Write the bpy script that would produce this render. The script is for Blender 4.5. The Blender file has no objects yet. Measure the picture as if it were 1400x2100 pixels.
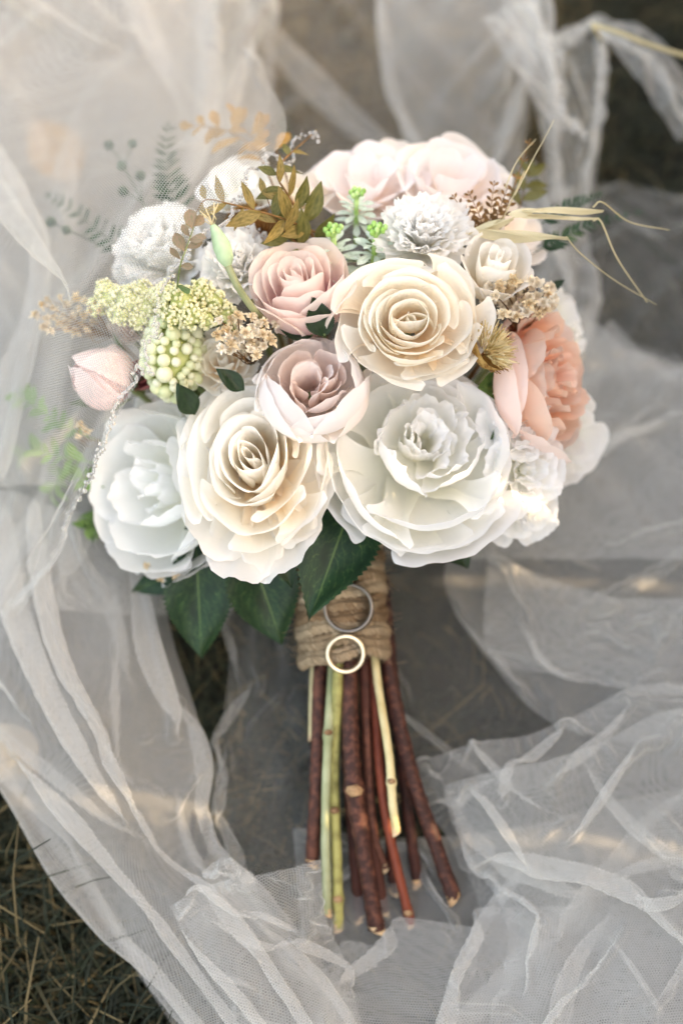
import bpy, math, random
import numpy as np
from mathutils import Matrix, Vector

R_ = math.radians
sc = bpy.context.scene
col = sc.collection

# ------------------------------------------------------------------ camera
PITCH = 65.0
CAM = np.array([0.0, -0.43, 0.92])
FWD = np.array([0.0, math.cos(R_(PITCH)), -math.sin(R_(PITCH))])
UP = np.array([0.0, math.sin(R_(PITCH)), math.cos(R_(PITCH))])
RIGHT = np.array([1.0, 0.0, 0.0])
TV = 18.0 / 50.0
cam_d = bpy.data.cameras.new("camera")
cam = bpy.data.objects.new("camera", cam_d)
col.objects.link(cam)
cam.location = CAM
cam.rotation_euler = (R_(90 - PITCH), 0, 0)
cam_d.sensor_fit = 'VERTICAL'
cam_d.sensor_height = 36
cam_d.sensor_width = 24
cam_d.lens = 50
cam_d.clip_start = 0.02
cam_d.clip_end = 200
cam_d.dof.use_dof = True
cam_d.dof.focus_distance = 0.80
cam_d.dof.aperture_fstop = 2.2
sc.camera = cam

# ------------------------------------------------------------------ light
SUN_EL, SUN_AZ = 24.0, 95.0
world = bpy.data.worlds.new("World")
sc.world = world
world.use_nodes = True
wn = world.node_tree
bg = wn.nodes["Background"]
sky = wn.nodes.new("ShaderNodeTexSky")
sky.sky_type = 'NISHITA'
sky.sun_disc = False
sky.sun_elevation = R_(SUN_EL)
sky.sun_rotation = R_(SUN_AZ)
sky.air_density = 1.0
sky.dust_density = 6.0
sky.ozone_density = 0.6
wn.links.new(sky.outputs[0], bg.inputs[0])
bg.inputs[1].default_value = 0.15
sun_d = bpy.data.lights.new("sun", 'SUN')
sun_d.energy = 2.0
sun_d.angle = R_(0.5)
sun_d.color = (1.0, 0.86, 0.68)
sun = bpy.data.objects.new("sun", sun_d)
col.objects.link(sun)
az = R_(SUN_AZ)
sdir = Vector((math.sin(az) * math.cos(R_(SUN_EL)), math.cos(az) * math.cos(R_(SUN_EL)), math.sin(R_(SUN_EL))))
sun.rotation_euler = sdir.to_track_quat('Z', 'Y').to_euler()
sun.location = sdir * 5

sc.view_settings.view_transform = 'Standard'
sc.view_settings.look = 'None'
sc.view_settings.gamma = 1
sc.view_settings.use_curve_mapping = False
sc.view_settings.exposure = 2.98
sc.view_settings.use_white_balance = True      # the camera's white balance, set for open shade
sc.view_settings.white_balance_temperature = 9300
sc.view_settings.white_balance_tint = 13
sc.render.engine = 'CYCLES'
sc.cycles.use_denoising = True
sc.cycles.denoiser = 'OPENIMAGEDENOISE'
sc.cycles.max_bounces = 12
sc.cycles.diffuse_bounces = 8
sc.cycles.transmission_bounces = 8
sc.cycles.transparent_max_bounces = 40
sc.cycles.caustics_reflective = False
sc.cycles.caustics_refractive = False

# ------------------------------------------------------------------ coordinates
# a point of the place is written as (x, y, depth): where it sits across the view and how far off it stands


def gd(py):
    py = np.asarray(py, float)
    a = np.arctan((py - 1050) / 1050 * TV)
    return CAM[2] / np.sin(R_(PITCH) + a) * np.cos(a)


def P(px, py, d):
    px = np.asarray(px, float)[..., None]
    py = np.asarray(py, float)[..., None]
    d = np.asarray(d, float)[..., None]
    return CAM + d * (FWD + (px - 700) / 1050 * TV * RIGHT + (1050 - py) / 1050 * TV * UP)


def V(px, py, d):
    return Vector(P(px, py, d).tolist())


def PX(d):
    return d * TV / 1050


def wdir(ix, iy, iz):
    v = ix * RIGHT + iy * UP - iz * FWD
    return Vector((v / np.linalg.norm(v)).tolist())


# ------------------------------------------------------------------ mesh helpers
def mesh(name, verts, faces, uvs=None, smooth=True, mat=None):
    me = bpy.data.meshes.new(name)
    verts = np.asarray(verts, float)
    me.from_pydata(verts.tolist(), [], faces)
    if smooth:
        me.shade_smooth()
    if uvs is not None:
        l = me.uv_layers.new(name="UVMap")
        vi = np.empty(len(me.loops), int)
        me.loops.foreach_get("vertex_index", vi)
        l.data.foreach_set("uv", np.asarray(uvs, float)[vi].ravel())
    if mat is not None:
        me.materials.append(mat)
    return me


def link(name, data, parent=None, mat=None, M=None):
    o = bpy.data.objects.new(name, data)
    col.objects.link(o)
    if parent is not None:
        o.parent = parent
    if M is not None:
        o.matrix_local = M
    return o


def tag(o, label, cat, group=None, kind=None):
    if label:
        o["label"] = label
    if cat:
        o["category"] = cat
    if group:
        o["group"] = group
    if kind:
        o["kind"] = kind
    return o


def thing(name, label, cat, loc=(0, 0, 0), rot=None, group=None):
    o = bpy.data.objects.new(name, None)
    o.empty_display_size = 0.01
    col.objects.link(o)
    M = Matrix.Translation(loc)
    if rot is not None:
        M = M @ rot.to_4x4()
    o.matrix_world = M
    return tag(o, label, cat, group)


def gridfaces(nu, nv, off=0, closed=False):
    f = []
    nn = nu if closed else nu - 1
    for j in range(nv - 1):
        for i in range(nn):
            a = off + j * nu + i
            b = off + j * nu + (i + 1) % nu
            f.append((a, b, b + nu, a + nu))
    return f


def frame(n, roll=0.0):
    """rotation with local z along n, local x close to the image right"""
    z = Vector(n).normalized()
    x = Vector(RIGHT.tolist())
    x = (x - z * x.dot(z)).normalized()
    y = z.cross(x)
    m = Matrix((x, y, z)).transposed()
    return m @ Matrix.Rotation(roll, 3, 'Z')


def cr(pts, n):
    """Catmull-Rom resample of a list of points to n points"""
    p = np.asarray(pts, float)
    m = len(p)
    if m == 2:
        t = np.linspace(0, 1, n)[:, None]
        return p[0] * (1 - t) + p[1] * t
    pp = np.vstack([2 * p[0] - p[1], p, 2 * p[-1] - p[-2]])
    t = np.linspace(0, m - 1 - 1e-9, n)
    k = t.astype(int)
    f = (t - k)[:, None]
    a, b, c, d = pp[k], pp[k + 1], pp[k + 2], pp[k + 3]
    return 0.5 * (2 * b + (c - a) * f + (2 * a - 5 * b + 4 * c - d) * f * f + (3 * b - a - 3 * c + d) * f ** 3)


def tube_data(pts, rad, seg=8, n=None, cap=True, ell=None):
    """pts world/local 3-D polyline; rad number or list"""
    p = np.asarray(pts, float)
    if n:
        rr = np.interp(np.linspace(0, 1, n), np.linspace(0, 1, len(p)), np.broadcast_to(rad, len(p)) if np.ndim(rad) else np.full(len(p), rad))
        p = cr(p, n)
    else:
        rr = np.asarray(rad, float) if np.ndim(rad) else np.full(len(p), rad)
    tg = np.gradient(p, axis=0)
    tg /= np.linalg.norm(tg, axis=1)[:, None] + 1e-12
    ref = np.array([0.31, 0.22, 0.92])
    s = np.cross(tg, ref)
    s /= np.linalg.norm(s, axis=1)[:, None] + 1e-12
    q = np.cross(tg, s)
    a = np.linspace(0, 2 * math.pi, seg, endpoint=False)
    v = p[:, None, :] + rr[:, None, None] * (np.cos(a)[None, :, None] * s[:, None, :] + np.sin(a)[None, :, None] * q[:, None, :])
    L = np.concatenate([[0], np.cumsum(np.linalg.norm(np.diff(p, axis=0), axis=1))])
    uv = np.stack(np.broadcast_arrays((a / 6.283)[None, :], L[:, None]), -1).reshape(-1, 2)
    f = gridfaces(seg, len(p), closed=True)
    if cap:
        f.append(tuple(range(seg))[::-1])
        f.append(tuple((len(p) - 1) * seg + i for i in range(seg)))
    return v.reshape(-1, 3), f, uv


class Acc:
    def __init__(s):
        s.v, s.f, s.u, s.n = [], [], [], 0

    def add(s, v, f, u=None):
        v = np.asarray(v, float)
        s.v.append(v)
        s.u.append(np.asarray(u, float) if u is not None else np.zeros((len(v), 2)))
        s.f += [tuple(i + s.n for i in q) for q in f]
        s.n += len(v)

    def mesh(s, name, mat, smooth=True):
        return mesh(name, np.vstack(s.v), s.f, np.vstack(s.u), smooth, mat)


def ico(sub=2):
    import bmesh
    bm = bmesh.new()
    bmesh.ops.create_icosphere(bm, subdivisions=sub, radius=1)
    v = np.array([x.co[:] for x in bm.verts])
    bm.verts.index_update()
    f = [tuple(x.index for x in q.verts) for q in bm.faces]
    bm.free()
    return v, f


# ------------------------------------------------------------------ materials
def lin(r, g, b):
    f = lambda c: (c / 255 / 12.92) if c <= 10 else ((c / 255 + 0.055) / 1.055) ** 2.4
    return (f(r), f(g), f(b), 1)


class NT:
    def __init__(s, name):
        s.m = bpy.data.materials.new(name)
        s.m.use_nodes = True
        s.t = s.m.node_tree
        s.t.nodes.clear()
        s.out = s.t.nodes.new("ShaderNodeOutputMaterial")

    def n(s, typ, **kw):
        o = s.t.nodes.new("ShaderNode" + typ)
        for k, v in kw.items():
            if k.startswith("i_"):
                key = k[2:]
                key = int(key) if key.isdigit() else key.replace("_", " ")
                if hasattr(v, "bl_idname") or isinstance(v, bpy.types.NodeSocket):
                    s.t.links.new(v, o.inputs[key])
                else:
                    o.inputs[key].default_value = v
            else:
                setattr(o, k, v)
        return o

    def l(s, a, b):
        s.t.links.new(a, b)

    def math(s, op, a, b=None, c=None, clamp=False):
        o = s.t.nodes.new("ShaderNodeMath")
        o.operation = op
        o.use_clamp = clamp
        for i, x in enumerate((a, b, c)):
            if x is None:
                continue
            if isinstance(x, bpy.types.NodeSocket):
                s.t.links.new(x, o.inputs[i])
            else:
                o.inputs[i].default_value = x
        return o.outputs[0]

    def mixc(s, fac, a, b, mode='MIX'):
        o = s.t.nodes.new("ShaderNodeMix")
        o.data_type = 'RGBA'
        o.blend_type = mode
        for k, x in ((0, fac), (6, a), (7, b)):
            if isinstance(x, bpy.types.NodeSocket):
                s.t.links.new(x, o.inputs[k])
            else:
                o.inputs[k].default_value = x
        return o.outputs[2]

    def ramp(s, fac, stops):
        o = s.t.nodes.new("ShaderNodeValToRGB")
        e = o.color_ramp.elements
        e[0].position, e[0].color = stops[0]
        e[1].position, e[1].color = stops[-1]
        for p, c in stops[1:-1]:
            x = e.new(p)
            x.color = c
        s.t.links.new(fac, o.inputs[0])
        return o.outputs[0]


def petal_mat(name, base, mid, tip, trans=0.28, bump=0.25, wrinkle=0.0, back=None):
    """dyed cloth petal: colour runs from the base of the petal to its tip"""
    k = NT(name)
    uv = k.n("TexCoord").outputs["UV"]
    sep = k.n("SeparateXYZ", i_0=uv)
    noi = k.n("TexNoise", i_Vector=uv, i_Scale=3.0, i_Detail=3.0)
    vv = k.math('ADD', sep.outputs[1], k.math('MULTIPLY', k.math('SUBTRACT', noi.outputs[0], 0.5), 0.25))
    c = k.ramp(vv, [(0.05, base), (0.5, mid), (0.92, tip)])
    rnd = k.n("ObjectInfo").outputs["Random"]
    hs = k.n("HueSaturation", i_Color=c)
    k.l(k.math('MULTIPLY_ADD', rnd, 0.10, 0.93), hs.inputs["Value"])
    k.l(k.math('MULTIPLY_ADD', rnd, 0.3, 0.85), hs.inputs["Saturation"])
    c = hs.outputs[0]
    # cloth veins run lengthwise and fan slightly, with a fine weave on top
    mp = k.n("Mapping", i_Vector=uv)
    mp.inputs["Scale"].default_value = (26, 2.2, 1)
    vein = k.n("TexNoise", i_Vector=mp.outputs[0], i_Scale=1.0, i_Detail=4.0, i_Roughness=0.6)
    mp2 = k.n("Mapping", i_Vector=uv)
    mp2.inputs["Scale"].default_value = (2.0, 34, 1)
    cross = k.n("TexNoise", i_Vector=mp2.outputs[0], i_Scale=1.0, i_Detail=2.0, i_Distortion=0.6)
    hgt = k.math('ADD', vein.outputs[0], k.math('MULTIPLY', cross.outputs[0], wrinkle))
    bp = k.n("Bump", i_Height=hgt, i_Strength=bump, i_Distance=0.002)
    pr = k.n("BsdfPrincipled", i_Base_Color=c, i_Roughness=0.75, i_Normal=bp.outputs[0])
    pr.inputs["Specular IOR Level"].default_value = 0.25
    pr.inputs["Sheen Weight"].default_value = 0.15
    tr = k.n("BsdfTranslucent", i_Color=c, i_Normal=bp.outputs[0])
    mx = k.n("MixShader", i_0=trans)
    k.l(pr.outputs[0], mx.inputs[1])
    k.l(tr.outputs[0], mx.inputs[2])
    k.l(mx.outputs[0], k.out.inputs[0])
    return k.m


def plain_mat(name, c1, c2, scale=60.0, rough=0.6, bump=0.2, trans=0.0, spec=0.3, coord="Object", stretch=None, detail=4.0, dist=0.001, island=0.0):
    k = NT(name)
    co = k.n("TexCoord").outputs[coord]
    if stretch:
        mp = k.n("Mapping", i_Vector=co)
        mp.inputs["Scale"].default_value = stretch
        co = mp.outputs[0]
    no = k.n("TexNoise", i_Vector=co, i_Scale=scale, i_Detail=detail)
    fac = no.outputs[0]
    if island:
        g = k.n("NewGeometry").outputs["Random Per Island"]
        fac = k.math('ADD', k.math('MULTIPLY', fac, 1 - island), k.math('MULTIPLY', g, island))
    rnd = k.n("ObjectInfo").outputs["Random"]
    fac = k.math('ADD', fac, k.math('MULTIPLY_ADD', rnd, 0.3, -0.15))
    c = k.ramp(fac, [(0.32, c1), (0.68, c2)])
    bp = k.n("Bump", i_Height=no.outputs[0], i_Strength=bump, i_Distance=dist)
    pr = k.n("BsdfPrincipled", i_Base_Color=c, i_Roughness=rough, i_Normal=bp.outputs[0])
    pr.inputs["Specular IOR Level"].default_value = spec
    if trans:
        tr = k.n("BsdfTranslucent", i_Color=c)
        mx = k.n("MixShader", i_0=trans)
        k.l(pr.outputs[0], mx.inputs[1])
        k.l(tr.outputs[0], mx.inputs[2])
        k.l(mx.outputs[0], k.out.inputs[0])
    else:
        k.l(pr.outputs[0], k.out.inputs[0])
    return k.m


def leaf_mat(name, dark, light, vein, veins=True, rough=0.42, trans=0.15):
    k = NT(name)
    uv = k.n("TexCoord").outputs["UV"]
    sep = k.n("SeparateXYZ", i_0=uv)
    no = k.n("TexNoise", i_Vector=uv, i_Scale=6.0, i_Detail=5.0)
    c = k.ramp(no.outputs[0], [(0.3, dark), (0.7, light)])
    h = no.outputs[0]
    if veins:
        au = k.math('ABSOLUTE', k.math('SUBTRACT', sep.outputs[0], 0.5))
        nz = k.n("TexNoise", i_Vector=uv, i_Scale=9.0, i_Detail=3.0)
        ph = k.math('SUBTRACT', k.math('MULTIPLY', sep.outputs[1], 9.0), k.math('MULTIPLY', au, 8.0))
        ph = k.math('ADD', ph, k.math('MULTIPLY', nz.outputs[0], 1.6))
        fr = k.math('ABSOLUTE', k.math('SUBTRACT', k.math('FRACT', ph), 0.5))
        side = k.math('LESS_THAN', fr, 0.035)
        vo = k.n("TexVoronoi", i_Vector=uv, i_Scale=16.0, feature='DISTANCE_TO_EDGE')
        fine = k.math('LESS_THAN', vo.outputs[0], 0.018)
        midr = k.math('LESS_THAN', au, 0.012)
        patch = k.math('MULTIPLY_ADD', no.outputs[0], 3.0, -1.0, clamp=True)
        f = k.math('ADD', k.math('MULTIPLY', k.math('MAXIMUM', side, k.math('MULTIPLY', fine, 0.7)), patch), midr, clamp=True)
        c = k.mixc(k.math('MULTIPLY', f, 0.55), c, vein)
        h = k.math('SUBTRACT', no.outputs[0], k.math('MULTIPLY', f, 0.6))
    bp = k.n("Bump", i_Height=h, i_Strength=0.35, i_Distance=0.001)
    pr = k.n("BsdfPrincipled", i_Base_Color=c, i_Roughness=rough, i_Normal=bp.outputs[0])
    pr.inputs["Specular IOR Level"].default_value = 0.3
    tr = k.n("BsdfTranslucent", i_Color=c)
    mx = k.n("MixShader", i_0=trans)
    k.l(pr.outputs[0], mx.inputs[1])
    k.l(tr.outputs[0], mx.inputs[2])
    k.l(mx.outputs[0], k.out.inputs[0])
    return k.m


def tulle_mat(name, lo, hi, w0=-0.7, w1=1.2, period=0.0015, colr=(0.79, 0.78, 0.75, 1)):
    """woven net: round holes on a triangular lattice, thread dense where the cloth turns edge-on"""
    k = NT(name)
    uv = k.n("TexCoord").outputs["UV"]
    sep = k.n("SeparateXYZ", i_0=uv)
    x, y = sep.outputs[0], sep.outputs[1]
    kk = 2 * math.pi / period
    w = None
    for a in (0, 120, 240):
        ca, sa = math.cos(R_(a + 20)) * kk, math.sin(R_(a + 20)) * kk
        c = k.math('COSINE', k.math('ADD', k.math('MULTIPLY', x, ca), k.math('MULTIPLY', y, sa)))
        w = c if w is None else k.math('ADD', w, c)
    mr = k.n("MapRange", i_Value=w)
    mr.inputs[1].default_value = w0
    mr.inputs[2].default_value = w1
    mr.inputs[3].default_value = hi
    mr.inputs[4].default_value = lo
    lw = k.n("LayerWeight")
    lw.inputs[0].default_value = 0.5
    cosv = k.math('MAXIMUM', k.math('SUBTRACT', 1.0, lw.outputs["Facing"]), 0.36)
    al = k.math('SUBTRACT', 1.0, k.math('POWER', k.math('SUBTRACT', 1.0, mr.outputs[0]), k.math('DIVIDE', 1.0, cosv)))
    df = k.n("BsdfDiffuse", i_Color=colr)
    tr = k.n("BsdfTranslucent", i_Color=colr)
    m1 = k.n("MixShader", i_0=0.5)
    k.l(df.outputs[0], m1.inputs[1])
    k.l(tr.outputs[0], m1.inputs[2])
    tp = k.n("BsdfTransparent")
    m2 = k.n("MixShader", i_0=al)
    k.l(tp.outputs[0], m2.inputs[1])
    k.l(m1.outputs[0], m2.inputs[2])
    k.l(m2.outputs[0], k.out.inputs[0])
    return k.m


MAT = {}
MAT['white'] = petal_mat("white_petal", lin(246, 245, 232), lin(251, 251, 248), lin(252, 252, 252), trans=.46, bump=.16, wrinkle=.5)
MAT['carnation'] = petal_mat("carnation_petal", lin(250, 248, 236), lin(253, 252, 248), lin(254, 253, 251), trans=.5, bump=.06)
MAT['white_wrinkled'] = petal_mat("white_wrinkled_petal", lin(246, 246, 238), lin(251, 251, 249), lin(252, 252, 252), trans=.40, bump=.75, wrinkle=1.6)
MAT['cream'] = petal_mat("cream_petal", lin(251, 231, 203), lin(253, 248, 238), lin(253, 249, 241), trans=.46, bump=.16, wrinkle=.5)
MAT['ivory'] = petal_mat("ivory_petal", lin(250, 232, 204), lin(253, 249, 240), lin(254, 251, 246), trans=.46, bump=.16, wrinkle=.5)
MAT['mauve_in'] = petal_mat("mauve_inner_petal", lin(205, 176, 162), lin(234, 216, 207), lin(245, 232, 226), trans=.42, bump=.12)
MAT['mauve_out'] = petal_mat("blush_outer_petal", lin(249, 238, 230), lin(252, 247, 244), lin(252, 247, 245), trans=.42, bump=.12)
MAT['pink'] = petal_mat("pink_petal", lin(232, 150, 188), lin(250, 228, 224), lin(250, 236, 228), trans=.44, bump=.08)
MAT['palepink'] = petal_mat("pale_pink_petal", lin(251, 238, 230), lin(252, 244, 241), lin(252, 244, 242), trans=.44, bump=.08)
MAT['blush'] = petal_mat("blush_petal", lin(252, 240, 226), lin(253, 246, 239), lin(253, 246, 240), trans=.44, bump=.08)
MAT['peach'] = petal_mat("peach_petal", lin(240, 150, 122), lin(248, 208, 186), lin(250, 222, 205), trans=.44, bump=.08)
MAT['peach_out'] = petal_mat("peach_outer_petal", lin(248, 216, 200), lin(250, 229, 221), lin(251, 234, 227), trans=.42, bump=.08)
MAT['bud'] = petal_mat("pink_bud_petal", lin(235, 185, 188), lin(246, 222, 219), lin(247, 228, 225), trans=.3, bump=.06)
MAT['pale_heart'] = plain_mat("pale_heart", lin(170, 182, 110), lin(214, 218, 158), 200, rough=0.8)
MAT['darkpink'] = petal_mat("dark_pink_petal", lin(120, 45, 55), lin(165, 80, 85), lin(190, 110, 110))
MAT['leaf'] = leaf_mat("rose_leaf", lin(20, 46, 30), lin(32, 66, 42), lin(110, 140, 80))
MAT['sepal'] = leaf_mat("sepal", lin(44, 74, 34), lin(84, 108, 52), lin(120, 140, 70), veins=False)
MAT['darkleaf'] = leaf_mat("dark_leaf", lin(22, 42, 26), lin(38, 62, 38), lin(60, 90, 50), veins=False)
MAT['stem_green'] = plain_mat("green_stem", lin(96, 116, 70), lin(140, 150, 100), 80)
MAT['olive'] = leaf_mat("olive_leaf", lin(112, 100, 50), lin(172, 146, 90), lin(180, 150, 80), veins=False, trans=0.25)
MAT['olive_dark'] = leaf_mat("dark_olive_leaf", lin(80, 84, 42), lin(126, 120, 68), lin(180, 150, 80), veins=False, trans=0.25)
MAT['gold'] = leaf_mat("golden_leaf", lin(150, 108, 44), lin(190, 146, 78), lin(190, 150, 80), veins=False, trans=0.2)
MAT['brown_stem'] = plain_mat("brown_stem", lin(90, 62, 34), lin(140, 100, 56), 90)
MAT['euca'] = leaf_mat("grey_pink_leaf", lin(120, 118, 88), lin(158, 128, 110), lin(150, 140, 110), veins=False)
MAT['euca_green'] = leaf_mat("grey_green_leaf", lin(92, 122, 76), lin(120, 146, 100), lin(150, 160, 120), veins=False)
MAT['frosted'] = leaf_mat("frosted_leaf", lin(176, 196, 172), lin(226, 234, 222), lin(190, 200, 180), veins=False)
MAT['lime'] = plain_mat("lime_bud", lin(136, 186, 90), lin(190, 222, 150), 150, rough=0.5)
MAT['pod'] = plain_mat("green_pod", lin(150, 182, 140), lin(182, 206, 168), 40, stretch=(3, 3, 0.4))
MAT['fern'] = plain_mat("fern_green", lin(26, 54, 36), lin(46, 78, 52), 90)
MAT['softgreen'] = plain_mat("soft_green_leaf", lin(84, 120, 66), lin(140, 170, 100), 60, trans=0.2)
MAT['brownfern'] = plain_mat("brown_fern", lin(88, 60, 30), lin(140, 102, 58), 90)
MAT['berry'] = plain_mat("pale_green_berry", lin(212, 220, 168), lin(243, 242, 218), 70, rough=0.35, bump=0.06, trans=0.15, spec=0.5)
MAT['bead_flower'] = plain_mat("cream_floret", lin(214, 218, 160), lin(240, 236, 198), 250, rough=0.5, trans=0.1, island=0.6)
MAT['breath'] = plain_mat("dried_floret", lin(222, 196, 154), lin(246, 232, 206), 300, rough=0.8, trans=0.25)
MAT['breath_pale'] = plain_mat("pale_dried_floret", lin(236, 222, 196), lin(250, 243, 230), 300, rough=0.8, trans=0.25)
MAT['straw'] = plain_mat("dry_straw", lin(198, 184, 144), lin(232, 222, 190), 30, coord="UV", stretch=(40, 3, 1), trans=0.25)
MAT['thistle'] = plain_mat("dry_thistle", lin(150, 106, 52), lin(206, 168, 104), 160, rough=0.9, trans=0.1)
MAT['thistle_pale'] = plain_mat("pale_bristle", lin(200, 176, 120), lin(238, 224, 184), 160, rough=0.8, trans=0.2, island=0.5)
MAT['cone'] = plain_mat("dry_cone", lin(110, 70, 36), lin(172, 122, 70), 160, rough=0.9)
MAT['twine'] = plain_mat("jute_twine", lin(146, 112, 80), lin(232, 208, 174), 5, rough=0.95, bump=1.0, coord="UV", stretch=(8, 1.2, 1), dist=0.004)
MAT['bark_red'] = plain_mat("red_bark", lin(58, 31, 25), lin(116, 70, 55), 240, rough=0.6, bump=0.7, stretch=(1, 1, 0.35))
MAT['bark_dark'] = plain_mat("dark_bark", lin(44, 24, 20), lin(84, 46, 36), 90, rough=0.7, bump=0.5)
MAT['bark_bright'] = plain_mat("rust_bark", lin(88, 36, 24), lin(128, 60, 40), 70, rough=0.55, bump=0.3)
MAT['stem_pale'] = plain_mat("pale_green_stem", lin(136, 142, 104), lin(172, 176, 140), 60, rough=0.5)
MAT['stem_yellow'] = plain_mat("mottled_yellow_stem", lin(92, 84, 40), lin(172, 166, 102), 110, rough=0.6, bump=0.4)
MAT['stem_cream'] = plain_mat("cream_stem", lin(190, 170, 120), lin(222, 206, 160), 60, rough=0.6)
MAT['cut'] = plain_mat("cut_wood", lin(186, 148, 110), lin(222, 190, 150), 200, rough=0.8)
MAT['knot'] = plain_mat("knot_wood", lin(120, 88, 62), lin(176, 140, 104), 300, rough=0.8)
MAT['tulle'] = tulle_mat("doubled_tulle_net", 0.05, 0.38)
MAT['tulle_single'] = tulle_mat("tulle_net", 0.02, 0.32, -1.35, 0.15)


def metal(name, c, rough):
    k = NT(name)
    no = k.n("TexNoise", i_Vector=k.n("TexCoord").outputs["Object"], i_Scale=900.0, i_Detail=2.0)
    pr = k.n("BsdfPrincipled", i_Base_Color=c, i_Metallic=1.0)
    k.l(k.math('MULTIPLY_ADD', no.outputs[0], 0.15, rough), pr.inputs["Roughness"])
    k.l(pr.outputs[0], k.out.inputs[0])
    return k.m


MAT['silver'] = metal("silver_metal", lin(140, 132, 124), 0.32)
MAT['gold_metal'] = metal("pale_gold_metal", lin(244, 226, 196), 0.3)


def glass_bead():
    k = NT("glass_bead")
    no = k.n("TexNoise", i_Vector=k.n("TexCoord").outputs["Object"], i_Scale=2.0)
    pr = k.n("BsdfPrincipled", i_Base_Color=(0.97, 0.97, 0.96, 1), i_IOR=1.45)
    k.l(k.math('MULTIPLY_ADD', no.outputs[0], 0.06, 0.02), pr.inputs["Roughness"])
    pr.inputs["Transmission Weight"].default_value = 0.75
    k.l(pr.outputs[0], k.out.inputs[0])
    return k.m


MAT['glass'] = glass_bead()


def ground_mat():
    k = NT("soil")
    co = k.n("TexCoord").outputs["Object"]
    n1 = k.n("TexNoise", i_Vector=co, i_Scale=9.0, i_Detail=6.0)
    n2 = k.n("TexNoise", i_Vector=co, i_Scale=90.0, i_Detail=5.0)
    f = k.math('ADD', k.math('MULTIPLY', n1.outputs[0], 0.6), k.math('MULTIPLY', n2.outputs[0], 0.4))
    c = k.ramp(f, [(0.35, lin(16, 18, 12)), (0.52, lin(34, 33, 22)), (0.68, lin(60, 54, 36))])
    c2 = k.ramp(f, [(0.35, lin(56, 42, 22)), (0.52, lin(104, 80, 44)), (0.68, lin(158, 124, 74))])
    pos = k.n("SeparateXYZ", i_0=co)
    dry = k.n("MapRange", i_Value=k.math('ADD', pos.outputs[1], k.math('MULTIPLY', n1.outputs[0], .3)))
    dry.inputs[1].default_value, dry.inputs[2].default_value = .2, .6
    dry_fade = k.n("MapRange", i_Value=pos.outputs[0])  # the dry brown fades to dark soil toward the right
    dry_fade.inputs[1].default_value, dry_fade.inputs[2].default_value = .10, .24
    dry_fade.inputs[3].default_value, dry_fade.inputs[4].default_value = 1., .1
    c = k.mixc(k.math('MULTIPLY', dry.outputs[0], dry_fade.outputs[0]), c, c2)
    bp = k.n("Bump", i_Height=n2.outputs[0], i_Strength=0.8, i_Distance=0.01)
    pr = k.n("BsdfPrincipled", i_Base_Color=c, i_Roughness=0.95, i_Normal=bp.outputs[0])
    k.l(pr.outputs[0], k.out.inputs[0])
    return k.m


def grass_mat():
    k = NT("grass_blade")
    g = k.n("NewGeometry").outputs["Random Per Island"]
    pos = k.n("SeparateXYZ", i_0=k.n("NewGeometry").outputs["Position"])
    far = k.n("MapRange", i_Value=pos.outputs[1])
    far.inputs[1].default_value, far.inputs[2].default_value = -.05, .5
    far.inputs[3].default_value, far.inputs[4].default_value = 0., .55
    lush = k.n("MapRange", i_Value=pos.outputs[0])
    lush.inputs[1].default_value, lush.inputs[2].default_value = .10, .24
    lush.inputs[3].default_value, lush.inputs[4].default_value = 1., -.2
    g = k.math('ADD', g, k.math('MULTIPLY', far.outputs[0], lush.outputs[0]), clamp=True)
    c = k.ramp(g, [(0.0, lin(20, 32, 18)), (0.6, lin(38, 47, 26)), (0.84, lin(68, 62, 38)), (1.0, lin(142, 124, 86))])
    pr = k.n("BsdfPrincipled", i_Base_Color=c, i_Roughness=0.7)
    tr = k.n("BsdfTranslucent", i_Color=c)
    mx = k.n("MixShader", i_0=0.3)
    k.l(pr.outputs[0], mx.inputs[1])
    k.l(tr.outputs[0], mx.inputs[2])
    k.l(mx.outputs[0], k.out.inputs[0])
    return k.m


MAT['soil'] = ground_mat()
MAT['grass'] = grass_mat()

# ------------------------------------------------------------------ the ground
nx, ny = 60, 60
gx = np.sign(np.linspace(-1, 1, nx)) * np.abs(np.linspace(-1, 1, nx)) ** 3 * 40
gy = np.sign(np.linspace(-1, 1, ny)) * np.abs(np.linspace(-1, 1, ny)) ** 3 * 40
X, Y = np.meshgrid(gx, gy)
Z = 0.006 * np.sin(X * 21) * np.cos(Y * 17) * np.exp(-(X ** 2 + Y ** 2) / 4) - 0.012
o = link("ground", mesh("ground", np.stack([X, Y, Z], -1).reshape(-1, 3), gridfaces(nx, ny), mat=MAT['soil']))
tag(o, "dark soil and litter under the grass", "ground", kind="structure")


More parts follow.
